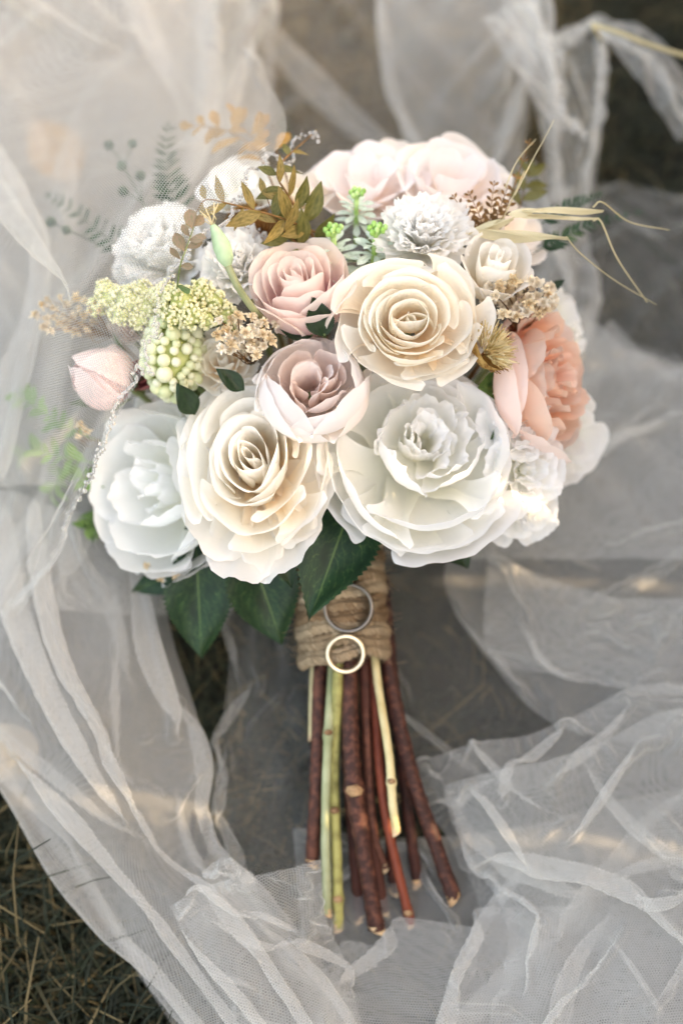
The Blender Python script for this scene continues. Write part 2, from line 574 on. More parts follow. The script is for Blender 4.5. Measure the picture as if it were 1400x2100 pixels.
def grass(n, seed, xr, yr, hr, lie, name, label, wr=(0.0004, 0.0012)):
    rg = np.random.default_rng(seed)
    x = rg.uniform(*xr, n)
    y = rg.uniform(*yr, n)
    h = rg.uniform(*hr, n) * rg.uniform(0.6, 1.2, n)
    h = h * np.where(rg.uniform(size=n) < .06, 2.0, 1.0)
    a = rg.uniform(0, 6.283, n)
    ln = rg.uniform(*lie, n)
    w = rg.uniform(*wr, n)
    ks = 4
    V_, F_ = [], []
    t = np.linspace(0, 1, ks)
    lean = ln[:, None] * t ** 1.5
    cx = x[:, None] + np.cos(a)[:, None] * h[:, None] * np.sin(lean) * t
    cy = y[:, None] + np.sin(a)[:, None] * h[:, None] * np.sin(lean) * t
    cz = h[:, None] * np.cos(lean * 0.95) * t - 0.01
    # blades under the veil are pressed down by it
    rel = np.stack([x, y, 0 * x], -1) - CAM
    dep = rel @ FWD
    qx = 700 + (rel @ RIGHT) / dep * 1050 / TV
    qy = 1050 - (rel @ UP) / dep * 1050 / TV
    free = ((qy > 1480) & (qx < np.interp(qy, [1480, 1560, 1640, 1810, 1970, 2150], [-150, -80, -20, 95, 200, 310]))) | ((qy < 380) & (qx > 1230))
    cz = np.where(free[:, None], cz, np.minimum(cz, .006 + .004 * t))
    ww = w[:, None] * (1 - 0.8 * t)
    px, py = -np.sin(a)[:, None] * ww, np.cos(a)[:, None] * ww
    A = np.stack([cx - px, cy - py, cz], -1)
    B = np.stack([cx + px, cy + py, cz], -1)
    v = np.stack([A, B], 2).reshape(-1, 3)
    f = []
    for i in range(n):
        b = i * ks * 2
        for j in range(ks - 1):
            f.append((b + 2 * j, b + 2 * j + 1, b + 2 * j + 3, b + 2 * j + 2))
    o = link(name, mesh(name, v, f, mat=MAT['grass']))
    return tag(o, label, "grass", kind="stuff")


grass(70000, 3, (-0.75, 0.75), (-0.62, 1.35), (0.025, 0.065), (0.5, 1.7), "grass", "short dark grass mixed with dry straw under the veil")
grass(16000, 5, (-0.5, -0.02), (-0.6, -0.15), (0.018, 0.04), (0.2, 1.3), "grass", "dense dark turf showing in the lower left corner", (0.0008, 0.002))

# ------------------------------------------------------------------ added unseen boards that block the sun but for strips through shaped gaps
MAT['board'] = plain_mat("blocker_board", lin(96, 84, 68), lin(140, 126, 104), 14, rough=0.85, bump=0.5, stretch=(1, 1, .08))
blocker = thing("sun_blocker", "added unseen board fence standing to the right of the bouquet", "blocker", (0.95, -0.4, 0))
gaps = [(-.318, .006), (-.142, .005), (-.030, .002), (.030, .003)]
edge = -2.6
for g, w in gaps + [(.33, .006), (.47, .012), (.70, .015), (1.2, .01)]:
    a, b = edge, g - w / 2
    k = max(1, round((b - a) / .14))
    for i in range(k):
        y0, y1 = a + (b - a) * i / k, a + (b - a) * (i + 1) / k
        hh = 1.25 + .02 * math.sin(37 * y0)
        # neighbouring boards lap over each other, every second one set back
        dx = .0 if i % 2 == 0 else .016
        lap = .006 if (i % 2 and i < k - 1) else 0
        bx = np.array([[x, y, z] for x in (-.009 + dx, .009 + dx - .003) for y in (y0 - (.006 if i % 2 and i > 0 else 0) + .4, y1 + lap + .4) for z in (0, hh)])
        link("board", mesh("board", bx, [(0, 1, 3, 2), (4, 6, 7, 5), (0, 4, 5, 1), (2, 3, 7, 6), (0, 2, 6, 4), (1, 5, 7, 3)], smooth=False, mat=MAT['board']), blocker)
    edge = g + w / 2
for z in (.25, .95):
    bx = np.array([[x, y, zz] for x in (.028, .06) for y in (-2.2, 1.58) for zz in (z, z + .05)])
    link("rail", mesh("rail", bx, [(0, 1, 3, 2), (4, 6, 7, 5), (0, 4, 5, 1), (2, 3, 7, 6), (0, 2, 6, 4), (1, 5, 7, 3)], smooth=False, mat=MAT['board']), blocker)

# ------------------------------------------------------------------ the veil
def tri(x):
    return np.abs((x % 1.0) - 0.5) * 2


def crumple(x, y, seed, scale=260.0, k=5):
    rg = np.random.default_rng(seed)
    h = np.zeros_like(x)
    for i in range(k):
        a = rg.uniform(0, math.pi)
        s = scale * rg.uniform(0.5, 1.4)
        wob = 0.25 * np.sin(x / scale * rg.uniform(1, 3) + rg.uniform(0, 6)) + 0.25 * np.sin(y / scale * rg.uniform(1, 3) + rg.uniform(0, 6))
        h += tri((x * math.cos(a) + y * math.sin(a)) / s + wob + rg.uniform(0, 1)) * s / scale
    return h / k


def smooth_noise(nu, nv, fu, fv, rg):
    u = np.linspace(0, 1, nu)[None, :]
    v = np.linspace(0, 1, nv)[:, None]
    h = np.zeros((nv, nu))
    for i in range(10):
        a, b = rg.uniform(.3, 1) * fu * rg.choice([-1, 1]), rg.uniform(.3, 1) * fv * rg.choice([-1, 1])
        h += np.sin(6.283 * (a * u + b * v) + rg.uniform(0, 6.28))
    return h / 4.5


def settle(X0, stretch, rg, amp, freq, steps, bend, pins):
    """let a slack sheet of net settle on its support under gravity, so that it buckles into folds"""
    nv, nu, _ = X0.shape
    X = X0.copy()
    X[..., 2] += amp * (1 + smooth_noise(nu, nv, freq[0], freq[1], rg))
    X[..., 0] += amp * .6 * smooth_noise(nu, nv, freq[0], freq[1], rg)
    X[..., 1] += amp * .6 * smooth_noise(nu, nv, freq[0], freq[1], rg)
    W = np.ones((nv, nu, 1))
    if 'l' in pins:
        W[:, 0] = 0
    if 'r' in pins:
        W[:, -1] = 0
    if 't' in pins:
        W[0] = 0
    if 'b' in pins:
        W[-1] = 0
    X = np.where(W == 0, X0, X)
    su, sv = stretch
    su = su * (1 + .12 * smooth_noise(nu, nv, 2, 2, rg))[..., None]
    lh = np.linalg.norm(X0[:, 1:] - X0[:, :-1], axis=2, keepdims=True) * su[:, 1:]
    lv = np.linalg.norm(X0[1:] - X0[:-1], axis=2, keepdims=True) * sv
    ld = np.sqrt(lh[1:] ** 2 + lv[:, 1:] ** 2)
    lh2 = (lh[:, 1:] + lh[:, :-1])
    lv2 = (lv[1:] + lv[:-1])
    floor = X0[..., 2]
    vel = np.zeros_like(X)

    def proj(a, b, wa, wb, L, k):
        d = b - a
        ln = np.sqrt((d * d).sum(-1, keepdims=True)) + 1e-9
        c = d * (k * (ln - L) / ln / (wa + wb + 1e-9))
        a += wa * c
        b -= wb * c

    for st in range(steps):
        old = X.copy()
        vel *= .93
        vel[..., 2] -= .00035
        X += vel * W
        for it in range(4):
            for o in (0, 1):
                m = (nu - o) // 2
                proj(X[:, o:o + 2 * m:2], X[:, o + 1:o + 2 * m:2], W[:, o:o + 2 * m:2], W[:, o + 1:o + 2 * m:2], lh[:, o:o + 2 * m - 1:2], 1.)
                m = (nv - o) // 2
                proj(X[o:o + 2 * m:2], X[o + 1:o + 2 * m:2], W[o:o + 2 * m:2], W[o + 1:o + 2 * m:2], lv[o:o + 2 * m - 1:2], 1.)
            if it % 2 == 0:
                for o in (0, 1):
                    m = (nv - o) // 2
                    a0, a1 = slice(o, o + 2 * m, 2), slice(o + 1, o + 2 * m, 2)
                    L = ld[o:o + 2 * m - 1:2]
                    A, B, wa, wb = X[a0, :-1], X[a1, 1:], W[a0, :-1], W[a1, 1:]
                    proj(A, B, wa, wb, L, .4)
                    A, B, wa, wb = X[a0, 1:], X[a1, :-1], W[a0, 1:], W[a1, :-1]
                    proj(A, B, wa, wb, L, .4)
                for o in (0, 2):
                    for p in (0, 1):
                        A, B = X[:, o + p:-2:4], X[:, o + p + 2::4]
                        m = min(A.shape[1], B.shape[1])
                        proj(A[:, :m], B[:, :m], W[:, o + p:-2:4][:, :m], W[:, o + p + 2::4][:, :m], lh2[:, o + p::4][:, :m], bend)
                        A, B = X[o + p:-2:4], X[o + p + 2::4]
                        m = min(A.shape[0], B.shape[0])
                        proj(A[:m], B[:m], W[o + p:-2:4][:m], W[o + p + 2::4][:m], lv2[o + p::4][:m], bend)
            low = X[..., 2] < floor
            X[..., 2] = np.maximum(X[..., 2], floor)
        vel = X - old
        vel[low] *= .5
        sp = np.linalg.norm(vel, axis=2, keepdims=True)
        vel *= np.minimum(1, .006 / (sp + 1e-9))
    return X


def sheet(parent, rows, n=(90, 90), slack=(1.2, 1.2), freq=(4, 4), amp=.008, steps=130, bend=.3, pins='lrtb', mat='tulle', seed=1, name="tulle_layer"):
    """rows of control points (x, y, h): h is the height of the support above the ground"""
    c = np.array(rows, float)
    nu, nv = max(10, n[0] // 2), max(10, n[1] // 2)
    a = np.stack([cr(r, nu) for r in c])
    b = np.stack([cr(a[:, i], nv) for i in range(nu)], 1)
    x, y, h = b[..., 0], b[..., 1], b[..., 2]
    X0 = P(x, y, gd(y) - np.maximum(h, .012))
    rg = np.random.default_rng(seed)
    X0[..., 2] += .003 * (1 + smooth_noise(nu, nv, 5, 5, rg))
    v3 = settle(X0, slack, rg, amp, freq, steps, bend, pins)
    l1 = np.linalg.norm(np.diff(X0, axis=1), axis=2) * slack[0]
    l2 = np.linalg.norm(np.diff(X0, axis=0), axis=2) * slack[1]
    su = np.concatenate([np.zeros((nv, 1)), np.cumsum(l1, 1)], 1)
    sv = np.concatenate([np.zeros((1, nu)), np.cumsum(l2, 0)], 0)
    su = su - su[:, nu // 2][:, None]
    sv = sv - sv[nv // 2][None, :]
    full = np.concatenate([v3, su[..., None], sv[..., None]], -1)
    Nu, Nv = nu * 3, nv * 3
    full = np.stack([cr(r, Nu) for r in full])
    full = np.stack([cr(full[:, i], Nv) for i in range(Nu)], 1)
    v3, su, sv = full[..., :3], full[..., 3], full[..., 4]
    nu, nv = Nu, Nv
    o = link(name, mesh(name, v3.reshape(-1, 3), gridfaces(nu, nv), np.stack([su, sv], -1).reshape(-1, 2), mat=MAT[mat]), parent)
    return o, v3


veil = thing("bridal_veil", "white tulle veil with beaded edge spread under and partly over the bouquet", "veil", V(350, 1300, gd(1300) - 0.03))
veil_inv = veil.matrix_world.inverted()

bpy.context.view_layer.update()
VEIL = []


def vs(rows, **k):
    o, g = sheet(None, rows, **k)
    VEIL.append(o)
    return g


# front layer over the left of the bouquet, its right edge is the beaded one
FRONT = vs([[(-250, -150, .12), (-60, -150, .15), (150, -150, .17), (350, -150, .17), (505, -150, .15)],
    [(-250, 0, .13), (-60, 0, .16), (150, 0, .20), (350, 10, .20), (517, 0, .17)],
    [(-250, 140, .14), (-40, 140, .18), (170, 140, .22), (370, 140, .23), (530, 130, .21)],
    [(-250, 270, .15), (-20, 270, .20), (190, 260, .25), (400, 250, .28), (588, 270, .29)],
    [(-250, 420, .14), (-20, 420, .20), (180, 410, .28), (350, 410, .32), (508, 370, .335)],
    [(-250, 590, .12), (-20, 590, .18), (140, 580, .27), (260, 565, .305), (358, 545, .315)],
    [(-250, 780, .10), (-30, 780, .16), (110, 770, .24), (220, 760, .275), (305, 745, .29)],
    [(-250, 980, .07), (-40, 990, .12), (60, 985, .18), (130, 970, .215), (192, 960, .235)],
    [(-250, 1150, .06), (-80, 1150, .08), (0, 1140, .11), (60, 1135, .13), (122, 1125, .15)],
    [(-280, 1360, .05), (-180, 1350, .05), (-100, 1345, .05), (-50, 1340, .05), (0, 1335, .06)]],
   n=(90, 140), slack=(1.03, 1.02), freq=(3, 3), amp=.003, bend=.4, seed=4, mat='tulle_single')
# layers behind the left of the bouquet
BACKL = [[(-250, -150, .06), (0, -150, .07), (200, -150, .08), (350, -150, .08), (530, -150, .06)],
    [(-250, 200, .06), (0, 200, .10), (200, 200, .10), (380, 200, .10), (560, 200, .08)],
    [(-250, 600, .06), (0, 600, .10), (150, 600, .08), (300, 600, .07), (450, 600, .06)],
    [(-250, 1000, .06), (0, 1000, .08), (100, 1000, .08), (250, 1000, .07), (420, 1000, .05)],
    [(-250, 1250, .05), (-60, 1250, .06), (60, 1250, .07), (200, 1260, .07), (380, 1270, .05)]]
vs(BACKL, n=(90, 90), slack=(1.5, 1.05), freq=(7, 1.5), amp=.012, seed=9)
vs([[(x * .8 - 40, y, h + .05) for x, y, h in r] for r in BACKL[:4]], n=(70, 70), slack=(1.35, 1.05), freq=(6, 1.5), amp=.01, seed=10)
# left column running down to the lower edge
LCOL = [[(-200, 1000, .06), (0, 1010, .09), (110, 1040, .10), (220, 1070, .10), (330, 1110, .08)],
        [(-150, 1300, .05), (0, 1300, .08), (130, 1300, .09), (250, 1300, .09), (350, 1290, .06)],
        [(-30, 1480, .04), (90, 1500, .07), (200, 1500, .08), (300, 1500, .07), (405, 1470, .05)],
        [(60, 1640, .03), (160, 1650, .06), (250, 1650, .07), (340, 1640, .06), (432, 1600, .04)],
        [(185, 1810, .02), (255, 1810, .05), (310, 1790, .05), (365, 1780, .045), (425, 1740, .04)],
        [(290, 1970, .02), (350, 1940, .04), (420, 1920, .05), (500, 1900, .05), (590, 1880, .035)],
        [(410, 2150, .02), (480, 2150, .04), (560, 2150, .05), (650, 2150, .05), (760, 2130, .03)]]
vs(LCOL, n=(110, 130), slack=(1.55, 1.02), freq=(5, .6), amp=.014, seed=12)
vs([[(x - 25, y, max(.014, h - .035)) for x, y, h in r] for r in LCOL], n=(90, 100), slack=(1.25, 1.02), freq=(4, .7), amp=.010, seed=15)
# panel left of the stems
vs([[(470, 1120, .04), (560, 1120, .04), (680, 1120, .04)], [(468, 1400, .03), (560, 1400, .03), (690, 1400, .03)],
    [(435, 1600, .03), (540, 1600, .025), (700, 1600, .02)], [(425, 1760, .03), (520, 1770, .02), (700, 1780, .014)],
    [(380, 1900, .02), (520, 1920, .016), (700, 1920, .012)]],
   n=(60, 100), slack=(1.2, 1.08), freq=(3, 2.5), amp=.008, seed=21, mat='tulle_single')
# gathered folds at the bottom centre
vs([[(350, 1860, .05), (430, 1815, .06), (560, 1790, .068), (657, 1765, .065)], [(390, 1940, .04), (480, 1900, .05), (600, 1880, .05), (668, 1880, .04)],
    [(470, 2060, .03), (560, 2020, .045), (650, 1990, .04), (712, 1990, .03)], [(560, 2200, .03), (640, 2190, .04), (700, 2180, .04), (760, 2180, .03)]],
   n=(80, 90), slack=(1.15, 1.2), freq=(2, 2), amp=.012, seed=31)
vs([[(415, 1790, .05), (450, 1765, .06), (480, 1765, .06), (520, 1800, .05)], [(420, 1810, .04), (460, 1830, .035), (500, 1825, .04), (530, 1830, .04)]],
   n=(30, 20), slack=(1.1, 1.2), freq=(2, 1), amp=.004, seed=33)
# lower layer all over the bottom right
vs([[(600, 1700, .012), (850, 1720, .012), (1050, 1700, .02), (1250, 1650, .02), (1480, 1600, .02)],
    [(620, 1960, .012), (850, 1960, .02), (1050, 1960, .025), (1250, 1950, .025), (1480, 1950, .025)],
    [(620, 2200, .025), (850, 2200, .03), (1050, 2200, .03), (1250, 2200, .03), (1480, 2200, .03)]],
   n=(130, 90), slack=(1.18, 1.18), freq=(3, 2), amp=.010, seed=41)
vs([[(700, 1930, .02), (900, 1900, .03), (1050, 1880, .03), (1250, 1850, .03), (1480, 1830, .03)],
    [(660, 2060, .03), (850, 2050, .035), (1050, 2040, .035), (1250, 2000, .035), (1480, 2000, .035)],
    [(620, 2200, .035), (850, 2200, .04), (1050, 2200, .04), (1250, 2200, .04), (1480, 2200, .04)]],
   n=(130, 60), slack=(1.28, 1.12), freq=(4, 1.5), amp=.012, pins='lrb', seed=43)
# big crumpled fold right of the stems
CRU = [[(848, 1565, .03), (960, 1530, .05), (1075, 1510, .055), (1180, 1470, .05), (1300, 1412, .055), (1480, 1408, .05)],
    [(870, 1650, .02), (980, 1640, .04), (1090, 1640, .05), (1200, 1620, .05), (1320, 1600, .05), (1480, 1600, .05)],
    [(930, 1750, .015), (1020, 1760, .03), (1120, 1760, .04), (1220, 1760, .04), (1330, 1760, .045), (1480, 1760, .045)],
    [(980, 1890, .015), (1060, 1900, .03), (1140, 1900, .03), (1240, 1900, .035), (1340, 1900, .04), (1480, 1900, .04)],
    [(900, 2180, .02), (1010, 2180, .03), (1120, 2180, .03), (1240, 2180, .03), (1350, 2180, .03), (1480, 2180, .03)]]
vs(CRU, n=(130, 130), slack=(1.2, 1.2), freq=(2.4, 2.4), amp=.015, seed=52)
vs([[(x + 60, y + 50, h + .012) for x, y, h in r] for r in CRU], n=(100, 100), slack=(1.15, 1.2), freq=(1.8, 2.2), amp=.015, seed=55)
# right-hand side, smooth
RS = [[(1120, 600, .03), (1200, 680, .04), (1300, 712, .05), (1480, 765, .05)], [(900, 900, .02), (1100, 900, .03), (1280, 900, .04), (1480, 900, .05)],
    [(780, 1120, .02), (1000, 1120, .03), (1230, 1120, .04), (1480, 1120, .045)], [(760, 1350, .02), (980, 1350, .02), (1220, 1350, .03), (1480, 1350, .04)],
    [(900, 1650, .014), (1100, 1620, .02), (1250, 1600, .02), (1480, 1600, .02)]]
vs(RS, n=(110, 130), slack=(1.04, 1.05), freq=(2, 2), amp=.008, seed=61, mat='tulle_single')
vs([[(x + 130, y + 60, h + .01) for x, y, h in r] for r in RS[:3]] + [[(985, 1340, .03), (1120, 1480, .03), (1290, 1520, .04), (1480, 1520, .04)]], n=(90, 90), slack=(1.05, 1.06), freq=(1.6, 2), amp=.008, seed=62)
vs([[(1000, 1130, .05), (1150, 1200, .06), (1300, 1230, .06), (1480, 1220, .06)], [(990, 1300, .04), (1130, 1310, .05), (1300, 1330, .05), (1480, 1330, .05)],
    [(1020, 1370, .03), (1150, 1390, .04), (1290, 1420, .05), (1480, 1440, .05)]],
   n=(80, 50), slack=(1.08, 1.08), freq=(2, 1.5), amp=.006, seed=66)
vs([[(x + 70, y + 30, h + .022) for x, y, h in r] for r in RS[:3]], n=(80, 80), slack=(1.06, 1.08), freq=(2, 2), amp=.008, seed=64)
# behind the bouquet
vs([[(480, -150, .04), (700, -150, .05), (900, -150, .06), (1120, -150, .05)], [(520, 120, .04), (700, 200, .04), (900, 220, .05), (1090, 200, .05)],
    [(480, 400, .04), (700, 420, .04), (900, 420, .05), (1080, 430, .04)], [(420, 800, .03), (650, 800, .03), (950, 800, .03), (1210, 800, .03)], [(400, 1150, .03), (600, 1150, .03), (800, 1150, .03), (1000, 1150, .03)]],
   n=(90, 90), slack=(1.15, 1.1), freq=(3, 3), amp=.010, seed=71, mat='tulle_single')
vs([[(770, -120, .10), (880, -120, .12), (1000, -120, .12), (1090, -120, .10)], [(800, 80, .11), (900, 80, .13), (1020, 70, .13), (1105, 70, .11)],
    [(820, 250, .08), (900, 260, .10), (1000, 250, .10), (1075, 240, .08)], [(840, 450, .05), (900, 450, .05), (1000, 450, .05), (1075, 450, .05)]],
   n=(60, 70), slack=(1.25, 1.04), freq=(4, 1), amp=.008, seed=75)
vs([[(1085, 330, .05), (1150, 380, .06), (1205, 420, .05)], [(1100, 560, .06), (1150, 560, .07), (1207, 560, .05)], [(1120, 740, .04), (1170, 740, .05), (1210, 740, .04)]],
   n=(40, 60), slack=(1.25, 1.04), freq=(3, 1), amp=.005, seed=77)

vs([[(1090, 400, .03), (1240, 380, .03), (1480, 420, .02)], [(1090, 520, .03), (1250, 520, .03), (1480, 540, .02)], [(1100, 760, .02), (1260, 780, .02), (1480, 800, .02)]],
   n=(70, 90), slack=(1.12, 1.08), freq=(2, 2), amp=.010, seed=79, mat='tulle_single')


def strip(pts, w, seed):
    p = cr(pts, 8)
    tg = np.gradient(p[:, :2], axis=0)
    nn = np.stack([-tg[:, 1], tg[:, 0]], 1)
    nn /= np.linalg.norm(nn, axis=1)[:, None]
    rows = []
    for i in range(len(p)):
        ww = w if np.isscalar(w) else np.interp(i / 7, np.linspace(0, 1, len(w)), w)
        rows.append([(p[i, 0] + nn[i, 0] * s * ww, p[i, 1] + nn[i, 1] * s * ww, p[i, 2]) for s in (-1, -.3, .3, 1)])
    vs(rows, n=(26, 60), slack=(1.4, 1.02), freq=(3, 1), amp=.004, seed=seed)


strip([(1060, -40, .14), (1095, 120, .15), (1120, 260, .12), (1148, 430, .08)], [50, 26, 16, 14], 81)
strip([(1040, 20, .16), (1100, 150, .17), (1140, 240, .16), (1200, 288, .15)], [60, 38, 22, 5], 82)
strip([(1222, 50, .14), (1232, 140, .15), (1222, 260, .13), (1198, 430, .08)], [10, 14, 12, 12], 83)
strip([(1205, 48, .14), (1290, 90, .15), (1360, 170, .14), (1430, 270, .12)], [8, 40, 45, 50], 84)
strip([(1225, 45, .13), (1170, 80, .13), (1120, 100, .12), (1080, 110, .10)], [6, 20, 26, 30], 85)
vs([[(1120, 90, .10), (1170, 80, .12), (1235, 95, .13)], [(1110, 250, .07), (1170, 250, .08), (1222, 250, .09)], [(1140, 420, .05), (1170, 420, .05), (1198, 420, .05)]],
   n=(30, 40), slack=(1.15, 1.03), freq=(2, 1), amp=.004, seed=88)
for o in VEIL:
    o.parent = veil
    o.matrix_parent_inverse = veil_inv

# ------------------------------------------------------------------ petals and flowers
BIND = V(700, 1150, 0.905)          # where all the stems are tied together


def bez(p, t):
    p = np.asarray(p, float)
    t = t[..., None]
    return (1 - t) ** 3 * p[0] + 3 * (1 - t) ** 2 * t * p[1] + 3 * (1 - t) * t * t * p[2] + t ** 3 * p[3]


def dbez(p, t):
    p = np.asarray(p, float)
    t = t[..., None]
    return 3 * (1 - t) ** 2 * (p[1] - p[0]) + 6 * (1 - t) * t * (p[2] - p[1]) + 3 * t * t * (p[3] - p[2])


def petal_data(prof, W, rg, nu=13, nv=12, tip=.30, base=.35, wide=.6, rcmin=.55, spiral=0., curl=.0, ruf=.0, rfreq=2.5, serr=0., sfreq=5, flat=0., lump=.03, point=0.):
    """one petal: a profile curve in (radius, height), a half width, and how it curls; azimuth 0 is +x"""
    if not serr:
        nu = int(nu * 1.5) | 1
    u, v = np.meshgrid(np.sin(np.linspace(-1, 1, nu) * math.pi / 2), np.linspace(0, 1, nv))
    ph = rg.uniform(0, 6.28, 8)
    rnd = 1 - np.sqrt(np.clip(1 - np.abs(u) ** 2.6, 0, 1))
    top = 1 - (tip + .22 * (not serr)) * rnd - point * np.abs(u)
    top = top + (1 - u * u) * (.018 * np.sin(u * 3 + ph[6]) + .008 * np.sin(u * 8 + ph[7])) + .006 * rg.normal(size=nu)[None, :] * (np.abs(u) < .98) * (not serr)
    if serr:
        top = top - serr * tri(u * sfreq + ph[0]) - serr * .6 * tri(u * sfreq * 2.3 + ph[1])
    s = v * top
    q = bez(prof, s)
    dq = dbez(prof, s)
    th = np.arctan2(dq[..., 0], dq[..., 1])
    rho, z = q[..., 0], q[..., 1]
    w = W * (base + (1 - base) * np.sin(np.pi / 2 * np.clip(s / wide, 0, 1)))
    w = w * (1 - point * .5 * np.clip((s - .55) / .45, 0, 1) ** 1.5)
    rc = np.maximum(rho, rcmin * W) * (1 + flat * 3)
    ang = u * w / rc
    lat = rc * np.sin(ang)
    inn = rc * (1 - np.cos(ang))
    inn = inn - (curl + .08) * W * (np.abs(u) ** 4 * v + .8 * np.clip((v - .72) / .28, 0, 1) ** 2)
    if ruf:
        rr = np.sin(rfreq * np.pi * u + ph[2]) + .55 * np.sin(rfreq * 2.2 * np.pi * u + ph[3] + 2 * v) + (.3 if serr else 0) * np.sin(rfreq * 4.1 * np.pi * u + ph[4])
        inn = inn + ruf * W * v ** 2 * rr
    inn = inn + lump * W * v * (np.sin(3 * u + 4 * v + ph[4]) + np.sin(5 * v - 2 * u + ph[5]))
    r2 = rho - inn * np.cos(th) + spiral * u * W
    z2 = z + inn * np.sin(th) + .3 * spiral * u * W * v
    pts = np.stack([r2, lat, z2], -1)
    uv = np.stack([(u + 1) / 2, v], -1)
    return pts.reshape(-1, 3), gridfaces(nu, nv), uv.reshape(-1, 2)


def rotz(v, a):
    c, s = math.cos(a), math.sin(a)
    return np.stack([v[:, 0] * c - v[:, 1] * s, v[:, 0] * s + v[:, 1] * c, v[:, 2]], -1)


def stem_for(root, parent_M, o_w, n_w, length_r=.0022, mat='stem_green'):
    a = Vector(o_w)
    b = a - Vector(n_w) * 0.03
    m = b * .45 + BIND * .55 + Vector(FWD.tolist()) * .045
    pts = [a, b, m, BIND]
    inv = parent_M.inverted()
    pts = [tuple(inv @ p) for p in pts]
    v, f, uv = tube_data(pts, length_r, 6, 14)
    link("stem", mesh("stem", v, f, uv, mat=MAT[mat]), root)


def leaf_data(L, W, rg, nu=7, nv=12, fold=.25, bend=.2, serr=0., point=1.0, sfreq=14, wpos=.42):
    """leaf in local coordinates: grows along +x from the origin, faces +z"""
    u, v = np.meshgrid(np.linspace(-1, 1, nu), np.linspace(0, 1, nv))
    sh = np.sin(np.pi * np.clip(v, 0, 1) ** (math.log(.5) / math.log(wpos))) ** (.75) if point < 1 else np.sin(np.pi * v ** (math.log(.5) / math.log(wpos)))
    sh = np.maximum(sh, .02)
    w = W * sh * (1 + serr * (tri(v * sfreq) - .5) * (np.abs(u) > .95))
    x = L * v
    y = u * w
    z = fold * np.abs(y) - bend * L * v ** 2 + .03 * L * np.sin(5 * v + rg.uniform(0, 6)) * u + .02 * L * np.sin(7 * v + 3 * u + rg.uniform(0, 6))
    return np.stack([x, y, z], -1).reshape(-1, 3), gridfaces(nu, nv), np.stack([(u + 1) / 2, v], -1).reshape(-1, 2)


def orient(dirv, nrm):
    x = Vector(dirv).normalized()
    z = Vector(nrm)
    z = (z - x * z.dot(x)).normalized()
    y = z.cross(x)
    return Matrix((x, y, z)).transposed()


class Flower:
    def __init__(s, name, label, cat, px, py, Rpx, d, face, roll=0, seed=0, sx=1., sy=1., sz=1., group=None, stem=True):
        s.rg = np.random.default_rng(seed)
        s.R = 1.1 * Rpx * PX(d)
        s.off = np.zeros(3)
        n = wdir(*face)
        rot = frame(n, roll)
        s.sc = np.array([sx, sy, sz]) * s.R
        s.o = V(px, py, d)
        s.root = thing(name, label, cat, s.o, rot, group)
        s.M = Matrix.Translation(s.o) @ rot.to_4x4()
        s.rollv = roll
        if stem:
            stem_for(s.root, s.M, s.M @ Vector((0, 0, -.45 * s.R)), n)

    def put(s, name, v, f, uv, mat):
        # stretch along the image axes, whatever the roll
        v = rotz(np.asarray(v) + s.off, s.rollv) * s.sc
        v = rotz(v, -s.rollv)
        return link(name, mesh(name, v, f, uv, mat=MAT[mat]), s.root)

    def ring(s, n, r, z, W, mat, rb=.06, zb=-.5, belly=1.08, curl=.06, drop=.4, ruf=.03, spiral=.06, phase=None, jit=.12, rj=.05, zj=.05, **k):
        rg = s.rg
        ph = rg.uniform(0, 6.28) if phase is None else phase
        for i in range(n):
            a = ph + 2 * math.pi * i / n + rg.normal(0, jit)
            rr = r * (1 + rg.normal(0, rj))
            zz = z + rg.normal(0, zj) * max(.3, r)
            cu = curl * (1 + rg.normal(0, .4))
            prof = [(rb, zb), (rr * belly, zb + .08 * (zz - zb)), (rr * belly * (1 - .02), zz - .28 * (zz - zb)), (rr + cu, zz - abs(cu) * drop)]
            v, f, uv = petal_data(prof, W * (1 + rg.normal(0, .10)), rg, ruf=ruf, spiral=spiral, **k)
            v = rotz(v, a)
            s.put("petal", v, f, uv, mat)

    def tuft(s, n, rmax, z, W, mat, zb=-.35, ruf=.12, **k):
        """loose inner petals standing at random"""
        rg = s.rg
        for i in range(n):
            t = math.sqrt((i + .5) / n)
            a = i * 2.4 + rg.normal(0, .3)
            rr = rmax * t
            w = W * rg.uniform(.75, 1.2)
            zz = z + rg.normal(0, .06) - .10 * t
            lean = rg.uniform(-.1, .25)
            prof = [(0, zb), (.25 * w, zb + .2), (.1 * w, zz - .15), (lean * w + .06, zz)]
            v, f, uv = petal_data(prof, w, rg, ruf=ruf, rcmin=.9, **k)
            v = rotz(v, rg.uniform(-.9, .9))
            v = v + np.array([rr * .8, 0, 0])
            v = rotz(v, a)
            s.put("petal", v, f, uv, mat)

    def leaves(s, n, L, W, mat='darkleaf', z=-.85, name="leaf", r0=.5, up=-.1, seed=0, angs=None, serr=.15):
        rg = s.rg
        for i in range(n):
            a = (rg.uniform(0, .8) + 2 * math.pi * i / n) if angs is None else angs[i]
            v, f, uv = leaf_data(L * rg.uniform(.85, 1.15), W, rg, serr=serr)
            c, sn = math.cos(-up), math.sin(-up)
            v = np.stack([v[:, 0] * c + v[:, 2] * sn + r0, v[:, 1], -v[:, 0] * sn + v[:, 2] * c + z], -1)
            s.put(name, rotz(v, a), f, uv, mat)


